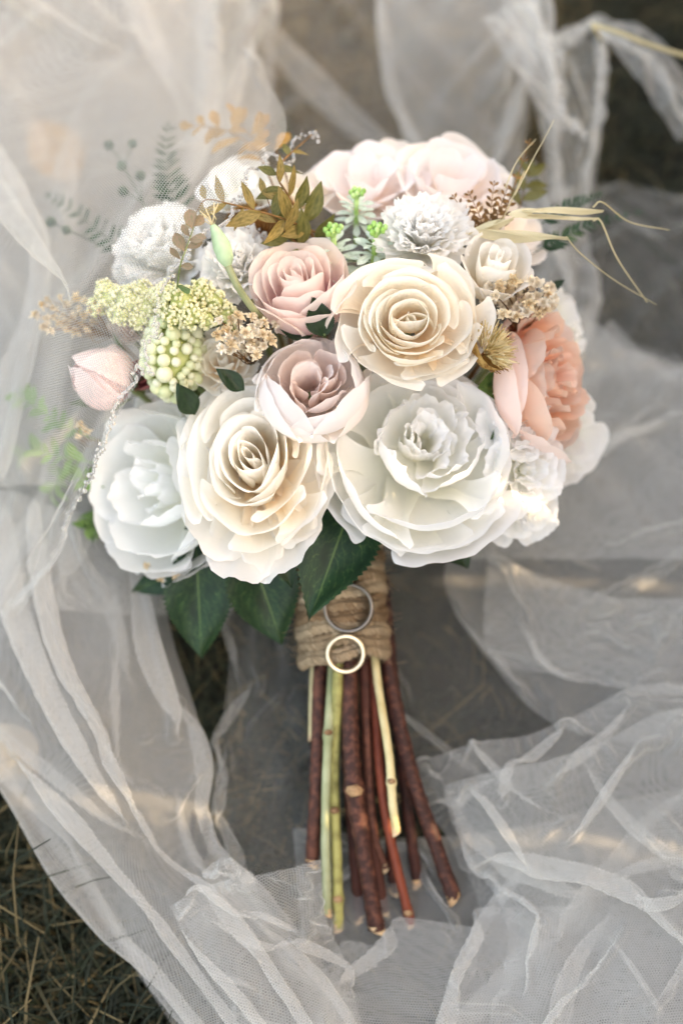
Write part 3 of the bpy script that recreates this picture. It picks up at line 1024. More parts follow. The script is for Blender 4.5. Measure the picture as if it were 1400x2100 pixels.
# --- large white peony, front right
F = Flower("white_peony", "large open white peony at the lower right front above the twine handle", "peony", 858, 938, 186, .825, (.10, .26, 1), seed=8, sy=1.0)
F.ring(6, .97, -.10, .80, 'white', zb=-.62, belly=1.0, curl=.04, ruf=.02, spiral=.06, tip=.16, nu=21, nv=16, phase=.35, lump=.02)
F.ring(5, .93, .08, .84, 'white', zb=-.58, belly=1.04, curl=.0, ruf=.018, spiral=.07, tip=.14, nu=21, nv=16, lump=.02)
F.ring(4, .82, .22, .82, 'white', zb=-.5, belly=1.10, curl=-.04, ruf=.02, spiral=.08, tip=.14, nu=21, nv=16, lump=.02, phase=2.0)
F.off = np.array([.09, .17, .0])
F.ring(4, .50, .20, .46, 'white', zb=-.4, belly=1.15, curl=-.05, ruf=.045, spiral=.10, tip=.18, phase=1.0, nu=19)
F.ring(5, .38, .22, .28, 'white', zb=-.35, belly=1.15, curl=.02, ruf=.10, spiral=.12, tip=.28)
F.tuft(12, .27, .25, .19, 'white', ruf=.10)
F.off = np.zeros(3)
F.leaves(4, .7, .25)

# --- cream ranunculus-like rose
F = Flower("cream_rose", "full cream rose with many layered petals in the middle of the bouquet", "rose", 840, 655, 131, .80, (.0, .10, 1), seed=11, sy=.90)
for i, (n, r, z, cu) in enumerate([(2, .06, .12, -.02), (2, .15, .16, -.08), (3, .27, .22, -.05), (3, .40, .24, -.01), (4, .53, .22, .02), (4, .67, .16, .04), (5, .82, .04, .05), (5, .95, -.12, .06)]):
    F.ring(n, r, z, r * 3.14 / n * 1.6 + .06, 'cream', rb=.04 + .03 * i, zb=-.45 - .02 * i, belly=1.12, curl=cu, ruf=.02, rfreq=1.6, spiral=.10, tip=.12, rj=.06, zj=.045, jit=.25, nu=21, nv=14, lump=.03)

# --- mauve cup peony
F = Flower("mauve_peony", "blush cup-shaped peony with mauve inner petals at the centre of the bouquet", "peony", 640, 782, 118, .805, (.06, .42, 1), seed=23, sy=1.0)
F.ring(4, .74, -.10, .86, 'mauve_out', zb=-.85, belly=1.28, curl=-.02, ruf=.012, spiral=.06, tip=.16, nu=19, nv=16, lump=.015)
F.ring(4, .70, .12, .84, 'mauve_out', zb=-.8, belly=1.36, curl=-.06, ruf=.012, spiral=.06, tip=.14, nu=19, nv=16, lump=.015)
F.ring(4, .64, .26, .78, 'mauve_out', zb=-.75, belly=1.44, curl=-.06, ruf=.015, spiral=.06, tip=.14, nu=19, nv=16, phase=.7, lump=.015)
F.ring(4, .52, .18, .42, 'mauve_in', zb=-.5, belly=1.12, curl=-.02, ruf=.03, spiral=.05, tip=.28)
F.tuft(9, .42, .20, .30, 'mauve_in', zb=-.5, ruf=.03)

# --- ivory rose, front left
F = Flower("ivory_rose", "large ivory rose with ruffled layers hanging low, left of the handle top", "rose", 512, 935, 158, .815, (-.16, .30, 1), seed=36, sx=.86, sy=1.12)
for i, (n, r, z, cu) in enumerate([(2, .06, .18, -.02), (2, .14, .22, -.05), (3, .24, .25, -.02), (3, .36, .25, .0), (4, .50, .21, .03), (4, .70, .06, .05), (5, .90, -.14, .07)]):
    F.ring(n, r, z, r * 3.14 / n * 1.62 + .06, 'ivory', rb=.04 + .03 * i, zb=-.5 - .02 * i, belly=1.08, curl=cu, ruf=.02, rfreq=1.6, spiral=.10, tip=.14, rj=.07, zj=.05, jit=.25, nu=21, nv=14, lump=.03)
# the two long lower petals
for a, L, W in ((-1.75, 1.26, .62), (-1.15, 1.24, .66), (-.6, 1.10, .6), (-2.3, 1.10, .6), (-.1, 1.02, .55)):
    v, f, uv = petal_data([(.1, -.5), (.6, -.62), (L * .9, -.55), (L, -.22)], W, F.rg, nu=17, nv=14, tip=.34, ruf=.04, curl=.05, rcmin=.7)
    F.put("petal", rotz(v, a), f, uv, 'ivory')
F.leaves(4, .9, .25)

# --- white peony seen from the side, lower left
F = Flower("white_peony", "white peony turned to the left with crinkled outer petals at the lower left", "peony", 318, 990, 172, .865, (-.62, .05, .75), seed=47, sy=1.0)
F.ring(6, .94, -.05, .80, 'white_wrinkled', zb=-.65, belly=1.05, curl=.03, ruf=.02, spiral=.06, tip=.15, nu=21, nv=16, phase=.25, lump=.02)
F.ring(5, .90, .14, .82, 'white', zb=-.6, belly=1.08, curl=-.02, ruf=.02, spiral=.06, tip=.14, nu=21, nv=16, lump=.02)
F.ring(4, .76, .28, .78, 'white', zb=-.55, belly=1.12, curl=-.05, ruf=.03, spiral=.10, tip=.22, nu=17)
F.ring(4, .48, .24, .40, 'white', zb=-.45, belly=1.12, curl=-.02, ruf=.07, spiral=.10, tip=.25)
F.tuft(8, .28, .24, .2, 'white')
for a, L, W in ((-1.35, 1.06, .6), (-.5, 1.02, .66), (.1, 1.02, .66), (.6, 1.0, .66)):
    v, f, uv = petal_data([(.1, -.6), (.7, -.75), (L * .98, -.5), (L, -.12)], W, F.rg, nu=17, nv=14, tip=.34, ruf=.02, curl=.05, rcmin=.8)
    F.put("petal", rotz(v, a), f, uv, 'white_wrinkled')
F.leaves(4, .8, .25)

# --- pink rose with pointed outer petals
F = Flower("pink_rose", "half-open pale pink rose with magenta base and green sepals, above the mauve peony", "rose", 614, 585, 116, .82, (-.16, .62, .80), seed=52)
for i, (n, r, z, cu) in enumerate([(2, .10, .40, -.03), (2, .18, .40, -.02), (3, .27, .40, .0), (3, .37, .38, .02), (3, .48, .36, .04), (3, .62, .30, .08)]):
    F.ring(n, r, z, r * 3.14 / n * 1.35 + .03, 'pink', rb=.05 + .02 * i, zb=-.75, belly=1.12, curl=cu, drop=.3, ruf=.015, spiral=.10, tip=.25, rj=.03, zj=.03, nu=15, nv=12, lump=.015)
for a, L, z in ((-.35, .98, .22), (-1.45, .80, .16), (-2.35, .86, .26), (1.0, .80, .30), (2.4, .78, .30)):
    v, f, uv = petal_data([(.1, -.95), (.75, -.85), (.72, z - .2), (L, z)], .62, F.rg, nu=17, nv=14, tip=.18, point=.14, ruf=.015, curl=.06, rcmin=.8)
    F.put("petal", rotz(v, a), f, uv, 'pink')
for a in (-.75, -1.9, -2.7, 2.5):
    v, f, uv = leaf_data(.62, .17, F.rg, bend=-.15, fold=.1)
    c, sn = math.cos(1.0), math.sin(1.0)
    v = np.stack([v[:, 0] * c - v[:, 2] * sn + .30, v[:, 1], v[:, 0] * sn + v[:, 2] * c - .92], -1)
    F.put("sepal", rotz(v, a), f, uv, 'darkleaf')

# --- pale pink flowers at the back
F = Flower("pale_pink_hydrangea", "pale pink flower with broad overlapping petals at the top, beside the golden sprig", "flower", 755, 365, 108, .885, (-.05, .62, .78), seed=61, sx=1.0)
F.ring(5, .92, .0, .72, 'palepink', zb=-.5, belly=.95, curl=.10, ruf=.035, rfreq=1.4, spiral=.10, tip=.22, nu=19, nv=13)
F.ring(4, .66, .20, .60, 'palepink', zb=-.45, belly=1.0, curl=.12, ruf=.05, rfreq=1.4, spiral=.12, tip=.22, nu=19, nv=13)
F.ring(3, .36, .30, .45, 'palepink', zb=-.4, belly=1.05, curl=.08, ruf=.05, rfreq=1.5, tip=.25, nu=15)
F = Flower("blush_rose", "blush rose with wide warm petals at the top right of the bouquet", "rose", 928, 365, 108, .885, (.2, .62, .78), seed=64)
F.ring(5, .95, .05, .74, 'blush', zb=-.5, belly=.98, curl=.08, ruf=.03, rfreq=1.4, spiral=.10, tip=.22, nu=19, nv=13)
F.ring(4, .68, .25, .62, 'palepink', zb=-.45, belly=1.0, curl=.10, ruf=.05, rfreq=1.4, spiral=.12, tip=.22, nu=19, nv=13)
F.ring(3, .38, .34, .45, 'palepink', zb=-.4, belly=1.05, curl=.06, ruf=.05, rfreq=1.5, tip=.25, nu=15)
F = Flower("blush_rose", "small blush petals peeping out behind the two topmost pink flowers", "rose", 805, 305, 52, .91, (0, .9, .5), seed=66)
F.ring(4, .85, .1, .6, 'blush', zb=-.5, curl=.08, ruf=.05, tip=.3)
F.ring(3, .5, .25, .45, 'blush', zb=-.4, curl=.05, ruf=.05, tip=.3)
F = Flower("blush_rose", "pale blush rose at the right shoulder behind the dried oat husks", "rose", 1050, 468, 82, .875, (.45, .45, .75), seed=68)
F.ring(5, .95, .0, .58, 'blush', zb=-.5, belly=1.0, curl=.10, ruf=.04, tip=.3, nu=15)
F.ring(4, .62, .2, .5, 'blush', zb=-.45, belly=1.05, curl=.06, ruf=.04, tip=.3)
F.ring(3, .35, .25, .35, 'blush', zb=-.45, belly=1.05, curl=.0, ruf=.03, tip=.3)

# --- carnations
def carnation(px, py, R, d, face, seed, label, n=(9, 9, 8, 8, 6), mat='carnation', sy=1.0, serr=.10, big=1.0):
    F = Flower("white_carnation", label, "carnation", px, py, R, d, face, seed=seed, sy=sy)
    for i, (k, r, z) in enumerate(zip(n, (.92, .74, .55, .36, .2), (-.12, .10, .24, .34, .38))):
        F.ring(k, r, z, .40 * big - .03 * i, mat, rb=.03, zb=-.6, belly=.72, curl=.12, drop=.1, ruf=.14, rfreq=2.2, spiral=.06, jit=.2, rj=.08, zj=.07, serr=serr, sfreq=6, tip=.12, nu=23, nv=9, base=.2, wide=.95)
    F.tuft(8, .22, .42, .2, mat, zb=-.4, ruf=.2, serr=serr, nu=17)
    F.leaves(3, .7, .2)
    return F


carnation(872, 468, 98, .825, (.05, .35, .95), 71, "fringed white carnation directly above the cream rose", n=(12, 12, 11, 9, 6), sy=.82)
carnation(482, 535, 76, .835, (-.15, .35, .9), 73, "frilled white carnation left of the pink rose", n=(8, 7, 6, 5, 4), big=1.35)
F = carnation(322, 500, 108, .875, (-.45, .45, .8), 76, "broad white flower under the veil at the upper left", n=(6, 6, 5, 4, 4), big=1.5, serr=.05)
F = Flower("white_rose", "white rounded petals behind the golden sprig under the veil edge", "rose", 492, 375, 84, .875, (-.15, .7, .7), seed=78)
F.ring(5, .92, .0, .58, 'white', zb=-.5, belly=1.0, curl=.08, ruf=.04, tip=.3, nu=15)
F.ring(4, .65, .2, .5, 'white', zb=-.45, belly=1.05, curl=.04, ruf=.05, tip=.3)
F.ring(3, .35, .25, .35, 'white', zb=-.4, belly=1.05, curl=.0, ruf=.05, tip=.3)
F = Flower("cream_rose", "cream petals showing through the golden leaves left of the pale pink flower", "rose", 612, 385, 66, .88, (0, .7, .7), seed=79)
F.ring(5, .92, .0, .58, 'cream', zb=-.5, belly=1.0, curl=.06, ruf=.03, tip=.3)
F.ring(4, .6, .15, .5, 'cream', zb=-.45, belly=1.05, curl=.02, ruf=.04, tip=.3)
F.ring(3, .3, .2, .3, 'cream', zb=-.45, belly=1.05, curl=.0, ruf=.03, tip=.3)

# --- ivory bud rose on the right
F = Flower("ivory_rosebud", "half-open ivory rosebud on the right between the carnation and the dried florets", "rosebud", 1016, 545, 82, .828, (.15, .55, .85), seed=81, sx=.9)
for i, (n, r, z, cu) in enumerate([(2, .10, .46, -.03), (3, .26, .46, .0), (3, .44, .40, .03)]):
    F.ring(n, r, z, r * 3.14 / n * 1.4 + .05, 'ivory', rb=.05, zb=-.75, belly=1.15, curl=cu, drop=.3, ruf=.01, spiral=.10, tip=.2, rj=.03, zj=.03, nu=17, nv=12, lump=.015)
for a, L, z in ((-.5, .92, .16), (-1.7, .82, .10), (-2.8, .88, .2), (.6, .86, .26), (2.0, .80, .30)):
    v, f, uv = petal_data([(.1, -.95), (.72, -.85), (.74, z - .2), (L, z)], .70, F.rg, nu=19, nv=14, tip=.16, point=.10, ruf=.01, curl=.05, rcmin=.8)
    F.put("petal", rotz(v, a), f, uv, 'ivory')
F.leaves(3, .8, .2, z=-.9)

# --- peach peony facing right
F = Flower("peach_peony", "peach and coral peony facing right at the right edge of the bouquet", "peony", 1126, 780, 150, .855, (.84, .12, .52), seed=92, sx=.95)
F.ring(5, .95, -.05, .66, 'peach_out', zb=-.6, belly=1.06, curl=.0, ruf=.02, spiral=.10, tip=.30, nu=17, nv=14, phase=2.6)
F.ring(5, .88, .12, .58, 'peach_out', zb=-.55, belly=1.08, curl=-.02, ruf=.03, spiral=.10, tip=.30, nu=17, nv=14)
F.ring(5, .74, .22, .46, 'peach', zb=-.5, belly=1.10, curl=-.02, ruf=.05, spiral=.10, tip=.32)
F.ring(5, .55, .26, .36, 'peach', zb=-.45, belly=1.10, curl=.02, ruf=.10, spiral=.10, tip=.32)
F.ring(5, .36, .28, .26, 'peach', zb=-.4, belly=1.10, curl=.03, ruf=.14, tip=.32)
F.tuft(10, .3, .3, .18, 'peach', ruf=.18)
F.leaves(3, .55, .2, mat='sepal', z=-.4, r0=.5, angs=[3.4, 2.7, 4.1])
# white petals behind it
F = Flower("white_hydrangea", "white blossom below and behind the peach peony on the right edge", "flower", 1165, 905, 95, .885, (.5, -.3, .75), seed=95)
F.ring(5, .92, .0, .6, 'white', zb=-.5, belly=1.0, curl=.08, ruf=.04, tip=.3, nu=15)
F.ring(4, .6, .15, .5, 'white', zb=-.45, belly=1.05, curl=.04, ruf=.05, tip=.3)
F.ring(3, .3, .2, .3, 'white', zb=-.4, belly=1.05, curl=.0, ruf=.05, tip=.3)
F = Flower("white_hydrangea", "white blossom peeping out behind the dried florets at the right edge", "flower", 1155, 640, 58, .895, (.7, .3, .6), seed=97)
F.ring(5, .92, .0, .6, 'white', zb=-.5, belly=1.0, curl=.08, ruf=.05, tip=.3)
F.ring(4, .55, .15, .45, 'white', zb=-.45, belly=1.05, curl=.04, ruf=.06, tip=.3)
F = Flower("white_hydrangea", "small white blossom right of the peach peony, near its top", "flower", 1185, 690, 30, .90, (.8, .1, .6), seed=98)
F.ring(5, .92, .0, .6, 'white', zb=-.5, belly=1.0, curl=.1, ruf=.08, tip=.3)
F.ring(3, .5, .15, .4, 'white', zb=-.4, belly=1.05, curl=.04, ruf=.06, tip=.3)

# --- ruffled stock blossoms, lower right
for (px, py, R, d, face, seed, lab) in ((1066, 862, 70, .838, (.25, .1, 1), 101, "ruffled white stock blossom right of the large peony, the upper one"),
                                        (1082, 965, 78, .838, (.35, -.1, .9), 104, "ruffled white stock blossom right of the large peony, the middle one"),
                                        (1064, 1052, 74, .850, (.1, -.55, .85), 107, "smooth white stock blossom at the lowest right of the bouquet")):
    F = Flower("white_stock_blossom", lab, "flower", px, py, R, d, face, seed=seed)
    F.ring(5, .95, -.02, .62, 'white', zb=-.45, belly=.85, curl=.14, drop=.6, ruf=.09, rfreq=1.8, tip=.22, serr=.04, sfreq=3, nu=21, nv=12)
    F.ring(5, .66, .16, .46, 'white', zb=-.4, belly=.9, curl=.10, ruf=.12, rfreq=2, tip=.22, serr=.04, sfreq=3, nu=17)
    F.ring(4, .36, .25, .32, 'white', zb=-.4, belly=.95, curl=.06, ruf=.14, tip=.25)
    F.tuft(4, .15, .25, .18, 'white', ruf=.2)
    F.leaves(2, .8, .16, mat='sepal', angs=[-2.2, -.9])

# --- pink buds, left
F = Flower("pink_bud", "smooth round pale pink bud with green sepals under the veil at the left", "flower bud", 205, 772, 74, .855, (-.55, .25, .75), seed=111, sx=1.0, sy=.98)
F.ring(4, .06, .78, .95, 'bud', zb=-.8, rb=.03, belly=16, curl=.0, ruf=.005, spiral=.05, tip=.25, rj=.04, zj=.02, nu=19, nv=16, rcmin=.75, lump=.01)
F.ring(3, .10, .62, .95, 'bud', zb=-.82, rb=.03, belly=10.6, curl=.0, ruf=.005, spiral=.05, tip=.25, rj=.04, zj=.02, nu=19, nv=16, rcmin=.78, lump=.01)
for a in (-1.1, -.2, 1.2, 3.6):
    v, f, uv = leaf_data(.95, .2, F.rg, bend=-.35, fold=.1)
    v = np.stack([v[:, 0] * .75 + .45, v[:, 1], v[:, 0] * .75 + v[:, 2] * .6 - .88], -1)
    F.put("sepal", rotz(v, a), f, uv, 'sepal')
F = Flower("dark_pink_bud", "small dark pink petals between the pink bud and the berry cluster", "flower bud", 288, 770, 40, .87, (0, .3, .9), seed=113)
F.ring(4, .7, .2, .6, 'darkpink', zb=-.5, belly=1.1, curl=-.05, ruf=.03, tip=.3)
F.ring(3, .4, .25, .4, 'darkpink', zb=-.4, belly=1.1, curl=-.05, ruf=.03, tip=.3)
F = Flower("dark_pink_bud", "dull pink petals under the veil above the round pink bud", "flower bud", 262, 668, 44, .875, (-.3, .3, .9), seed=114)
F.ring(4, .8, .1, .6, 'mauve_in', zb=-.5, belly=1.1, curl=0, ruf=.03, tip=.3)
F.ring(3, .4, .2, .4, 'mauve_in', zb=-.4, belly=1.1, curl=0, ruf=.03, tip=.3)
# --- cream rosette half hidden
F = Flower("cream_rose", "small shaded cream rose half hidden between the berries and the mauve peony", "rose", 455, 735, 68, .838, (-.1, .35, 1), seed=117)
for i, (n, r, z, cu) in enumerate([(3, .16, .15, -.05), (3, .3, .15, .0), (4, .46, .12, .02), (4, .64, .05, .05), (5, .86, -.06, .06)]):
    F.ring(n, r, z, r * 3.14 / n * 1.3 + .03, 'cream', rb=.05 + .03 * i, zb=-.5, belly=1.08, curl=cu, ruf=.03, spiral=.12, tip=.26)
F = Flower("white_rose", "white petals hanging below the ivory rose beside the handle", "rose", 610, 1075, 62, .865, (.1, -.3, .95), seed=119)
F.ring(5, .92, .0, .6, 'ivory', zb=-.5, belly=1.0, curl=.06, ruf=.05, tip=.3)
F.ring(4, .55, .15, .45, 'ivory', zb=-.45, belly=1.05, curl=.04, ruf=.06, tip=.3)

# ------------------------------------------------------------------ large leaves
def big_leaf(base, tip, W, label, seed, mat='leaf', bend=.12, roll=0., serr=.10, fold=.22):
    a, b = V(*base), V(*tip)
    L = (b - a).length
    rg = np.random.default_rng(seed)
    nrm = wdir(roll, 0.15, 1)
    v, f, uv = leaf_data(L, W * PX(base[2]), rg, nu=15, nv=49, fold=fold, bend=bend, serr=serr, sfreq=24, wpos=.42)
    ro = thing("rose_leaf", label, "leaf", a, orient(b - a, nrm))
    link("blade", mesh("blade", v, f, uv, mat=MAT[mat]), ro)
    M = Matrix.Translation(a) @ orient(b - a, nrm).to_4x4()
    inv = M.inverted()
    pts = [tuple(inv @ p) for p in (a + (b - a) * .03, a + Vector(FWD.tolist()) * .012, a * .5 + BIND * .5 + Vector(FWD.tolist()) * .03, BIND)]
    v, f, uv = tube_data(pts, .0011, 6, 8)
    link("stalk", mesh("stalk", v, f, uv, mat=MAT['stem_green']), ro)


big_leaf((742, 985, .858), (632, 1262, .828), 84, "sharp dark green leaf hanging in front of the twine handle", 1, roll=-.1)
big_leaf((505, 1105, .862), (582, 1327, .868), 76, "dark green leaf pointing down right, beside the handle on its left", 2, roll=.1)
big_leaf((402, 1110, .868), (412, 1358, .878), 70, "rounded dark green leaf hanging lowest at the left below the ivory rose", 3)
big_leaf((420, 1150, .895), (268, 1212, .890), 40, "dark green leaf lying sideways below the left white peony", 4, roll=.0)
big_leaf((645, 860, .846), (668, 1030, .846), 46, "dark green leaf in the gap between the ivory rose and the large peony", 5)
big_leaf((690, 985, .855), (590, 1090, .86), 40, "dark leaf behind the ivory rose beside the handle top", 6)
big_leaf((665, 690, .815), (642, 612, .800), 30, "dark green sepal leaf under the pink rose on its right", 7, mat='darkleaf')
big_leaf((640, 690, .822), (560, 652, .815), 24, "dark green leaf between the pink rose and the mauve peony", 8, mat='darkleaf')
big_leaf((500, 800, .82), (446, 756, .812), 20, "tiny dark leaf at the top of the ivory rose", 9, mat='darkleaf')
big_leaf((400, 850, .83), (366, 790, .815), 24, "tiny dark leaf between the berries and the left peony", 10, mat='darkleaf')
big_leaf((1050, 800, .845), (1070, 748, .83), 24, "bright green leaf tip between the strawflower and the peach peony", 11, mat='sepal')
big_leaf((1012, 620, .835), (1018, 570, .82), 16, "small green leaf tip among the dried florets on the right", 12, mat='sepal')
big_leaf((1118, 600, .865), (1158, 572, .862), 10, "tiny dark leaf at the right end of the dried florets", 13, mat='darkleaf')
big_leaf((1022, 1000, .86), (1078, 1048, .855), 12, "slim green leaf among the stock blossoms at the lower right", 14, mat='sepal')

# ------------------------------------------------------------------ berries, florets, buds
SV2, SF2 = ico(2)
SV1, SF1 = ico(1)
berry_me = mesh("berry", SV2, SF2, np.zeros((len(SV2), 2)), mat=MAT['berry'])


def berry_cluster():
    rg = np.random.default_rng(201)
    c = V(355, 728, .845)
    ro = thing("berry_cluster", "cluster of round pale green berries between the pink bud and the cream rose", "berries", c)
    rx, ry, rz = 58 * PX(.84), 88 * PX(.84), .022
    pts = []
    k = 0
    while len(pts) < 95 and k < 6000:
        k += 1
        q = rg.normal(size=3)
        q /= np.linalg.norm(q)
        if q[2] < -.35:
            continue
        w = q * np.array([rx, ry, rz])
        w = w[0] * RIGHT + w[1] * UP - w[2] * FWD
        r = rg.choice([rg.uniform(9, 13), rg.uniform(13, 19)]) * PX(.82)
        if all(np.linalg.norm(w - p) > .68 * (r + s) for p, s in pts):
            pts.append((w, r))
    q = SV2 * .86
    q = (q[:, :1] * rx) * RIGHT + (q[:, 1:2] * ry) * UP - (q[:, 2:] * rz) * FWD
    link("core", mesh("core", q, SF2, mat=MAT['pale_heart']), ro)
    for w, r in pts:
        e = link("berry", berry_me, ro)
        e.location = w.tolist()
        e.scale = (r, r, r)
    v, f, uv = tube_data([(0, 0, 0), tuple((BIND - c) * .5), tuple(BIND - c)], .0022, 6, 8)
    link("stem", mesh("stem", v, f, uv, mat=MAT['stem_green']), ro)


berry_cluster()


def bead_flower(name, label, lobes, seed, r=(3.4, 4.8), n=120):
    """flower heads made of hundreds of tiny beads"""
    rg = np.random.default_rng(seed)
    c = V(*lobes[0][:3])
    ro = thing(name, label, "flower", c)
    ac, core, st = Acc(), Acc(), Acc()
    for (px, py, d, R) in lobes:
        o = np.array(V(px, py, d) - c)
        rr = R * PX(d)
        core.add(SV1 * rr * .8 + o, SF1)
        m = int(n * (R / 26) ** 2)
        for i in range(m):
            q = rg.normal(size=3)
            q /= np.linalg.norm(q)
            if q @ (-FWD) < -.4:
                continue
            b = rg.uniform(*r) * PX(d)
            ac.add(SV1 * b + o + q * rr * rg.uniform(.85, 1.08), SF1)
        st.add(*tube_data([o, o + FWD * .03, o * .5 + np.array((BIND - c) * .4) + FWD * .05, np.array(BIND - c)], .0012, 5, 10))
    a = link("florets", ac.mesh("florets", MAT['bead_flower']), ro)
    a["kind"] = "stuff"
    link("heart", core.mesh("heart", MAT['pale_heart']), ro)
    link("stem", st.mesh("stem", MAT['stem_green']), ro)


bead_flower("viburnum_head", "cream flower head of tiny beads above the berry cluster", [(372, 618, .815, 34), (340, 600, .82, 26), (410, 600, .82, 28), (395, 645, .815, 30), (440, 620, .822, 26), (465, 645, .826, 22), (425, 655, .818, 20), (355, 650, .818, 24), (340, 630, .822, 20), (480, 668, .83, 14)], 211)
bead_flower("viburnum_head", "cream flower head of tiny beads under the veil, left of the other one", [(262, 618, .84, 34), (225, 610, .845, 28), (300, 630, .84, 28), (248, 645, .838, 24), (200, 628, .85, 20), (290, 600, .845, 26), (320, 610, .84, 20), (215, 590, .852, 18), (285, 655, .84, 20)], 212)


def floret_mesh(mat, seed, k=9):
    rg = np.random.default_rng(seed)
    ac = Acc()
    for i in range(k * 3):
        t = i / (k * 3)
        a = i * 2.4 + rg.normal() * .3
        el = .05 + 1.4 * t + rg.normal() * .15
        v, f, uv = leaf_data((1.0 - .3 * t) * rg.uniform(.7, 1.15), .26 * rg.uniform(.7, 1.4), rg, nu=3, nv=5, bend=.5 * rg.normal(), fold=.7 * rg.normal(), point=.5, wpos=.65)
        v = v + rg.normal(0, .045, v.shape)
        c, s = math.cos(el), math.sin(el)
        v = np.stack([v[:, 0] * c - v[:, 2] * s, v[:, 1], v[:, 0] * s + v[:, 2] * c], -1)
        ac.add(rotz(v, a), f, uv)
    return ac.mesh("floret", MAT[mat])


FLO = [floret_mesh('breath', 221), floret_mesh('breath_pale', 222)]


def breath(label, spots, seed, rootpt, which=(0, 1), rpx=(10, 15), name="baby_breath"):
    """dried baby's breath: papery florets on hair-thin stalks"""
    rg = np.random.default_rng(seed)
    c = V(*rootpt)
    ro = thing(name, label, "dried flowers", c)
    ac = Acc()
    for (px, py, d) in spots:
        p = V(px, py, d)
        e = link("floret", FLO[which[int(rg.integers(len(which)))]], ro)
        n = (p - c).normalized() * .5 + wdir(rg.normal() * .5, rg.normal() * .5, 1.)
        e.matrix_local = Matrix.Translation(p - c) @ frame(n, rg.uniform(0, 6)).to_4x4() @ Matrix.Scale(rg.uniform(*rpx) * PX(d), 4)
        mid = (p - c) * .6 + Vector((rg.normal() * .003, rg.normal() * .003, rg.normal() * .003))
        ac.add(*tube_data([(0, 0, 0), tuple(mid), tuple(p - c)], .00035, 4, 6))
    ac.add(*tube_data([(0, 0, 0), tuple(FWD * .025), tuple((BIND - c) * .5 + Vector(FWD.tolist()) * .055), tuple(BIND - c)], .0008, 5, 12))
    link("stalks", ac.mesh("stalks", MAT['brown_stem']), ro)


def scatter(cx, cy, rx, ry, d, n, seed, dj=.008, mind=15):
    rg = np.random.default_rng(seed)
    out = []
    k = 0
    while len(out) < n and k < 4000:
        k += 1
        a, r = rg.uniform(0, 6.28), math.sqrt(rg.uniform())
        x, y = cx + rx * r * math.cos(a), cy + ry * r * math.sin(a)
        if all(math.hypot(x - q[0], y - q[1]) > mind for q in out):
            out.append((x, y, d + rg.normal() * dj))
    return out


breath("cream dried florets between the berries, the pink rose and the mauve peony", scatter(497, 685, 62, 42, .803, 26, 5, .005, 13) + [(525, 728, .797), (565, 665, .81), (550, 690, .806)], 231, (520, 745, .835), rpx=(11, 16))
breath("pale dried florets on the right above the peach peony", scatter(1060, 612, 78, 40, .83, 34, 6, .008, 14) + [(1000, 622, .832), (1010, 645, .832), (1050, 650, .828), (1130, 590, .845)], 232, (1060, 680, .87), which=(1, 1, 0), rpx=(11, 17))
breath("tan dried florets under the veil at the far left", scatter(140, 645, 78, 38, .86, 26, 8, .01, 15), 233, (230, 690, .875), which=(0,), rpx=(8, 13))
breath("tan dried specks at the lowest left beside the white peony", [(300, 1160, .868), (360, 1178, .862), (330, 1185, .868)], 234, (330, 1150, .892), which=(0,), rpx=(8, 11))

breath("few tan dried specks under the veil right below the round pink bud", [(165, 870, .87), (178, 885, .872), (160, 895, .87)], 235, (200, 905, .885), which=(0,), rpx=(8, 11))

# ------------------------------------------------------------------ leafy sprigs
def leaf_lib(mat, seed, ratio=.22, n=3, **k):
    rg = np.random.default_rng(seed)
    out = []
    for i in range(n):
        v, f, uv = leaf_data(1.0, ratio * rg.uniform(.85, 1.15), rg, nu=5, nv=8, **k)
        out.append(mesh("leaf", v, f, uv, mat=MAT[mat]))
    return out


def sprig(name, label, cat, path, leaves, lib, stem_mat='brown_stem', r=1.4, nrm=(0, 0, 1), seed=0, group=None, part="leaf"):
    """path: stem through (x, y, depth) points from the base; leaves: (t along the stem, angle to it in degrees, length px[, lib index])"""
    rg = np.random.default_rng(seed)
    p3 = np.array([V(*q)[:] for q in path])
    c = Vector(p3[0].tolist())
    ro = thing(name, label, cat, c, group=group)
    cur = cr(p3, 40)
    v, f, uv = tube_data(np.vstack([[BIND[:]], cr([BIND[:], (np.array(BIND[:]) + p3[0]) / 2 + FWD * .055, p3[0] + FWD * .012], 8)[1:], cur[1:]]) - np.array(c), np.concatenate([np.full(8, r), np.linspace(r, r * .45, 39)]) * PX(path[0][2]), 6)
    link("stem", mesh("stem", v, f, uv, mat=MAT[stem_mat]), ro)
    for lf in leaves:
        t, ang, L = lf[:3]
        i = min(39, int(t * 39))
        tg = Vector((cur[min(39, i + 1)] - cur[max(0, i - 1)]).tolist()).normalized()
        n = wdir(*nrm)
        n = (n - tg * n.dot(tg)).normalized()
        sd = n.cross(tg)
        a = R_(ang)
        dv = tg * math.cos(a) + sd * math.sin(a) + n * rg.normal(.12, .2)
        nn = n + sd * rg.normal(0, .35) + tg * rg.normal(0, .2)
        d0 = path[0][2]
        e = link(part, lib[int(rg.integers(len(lib))) if len(lf) < 4 else lf[3]], ro)
        e.matrix_local = Matrix.Translation(Vector(cur[i].tolist()) - c) @ orient(dv, nn).to_4x4() @ Matrix.Scale(L * PX(d0), 4)
    return ro


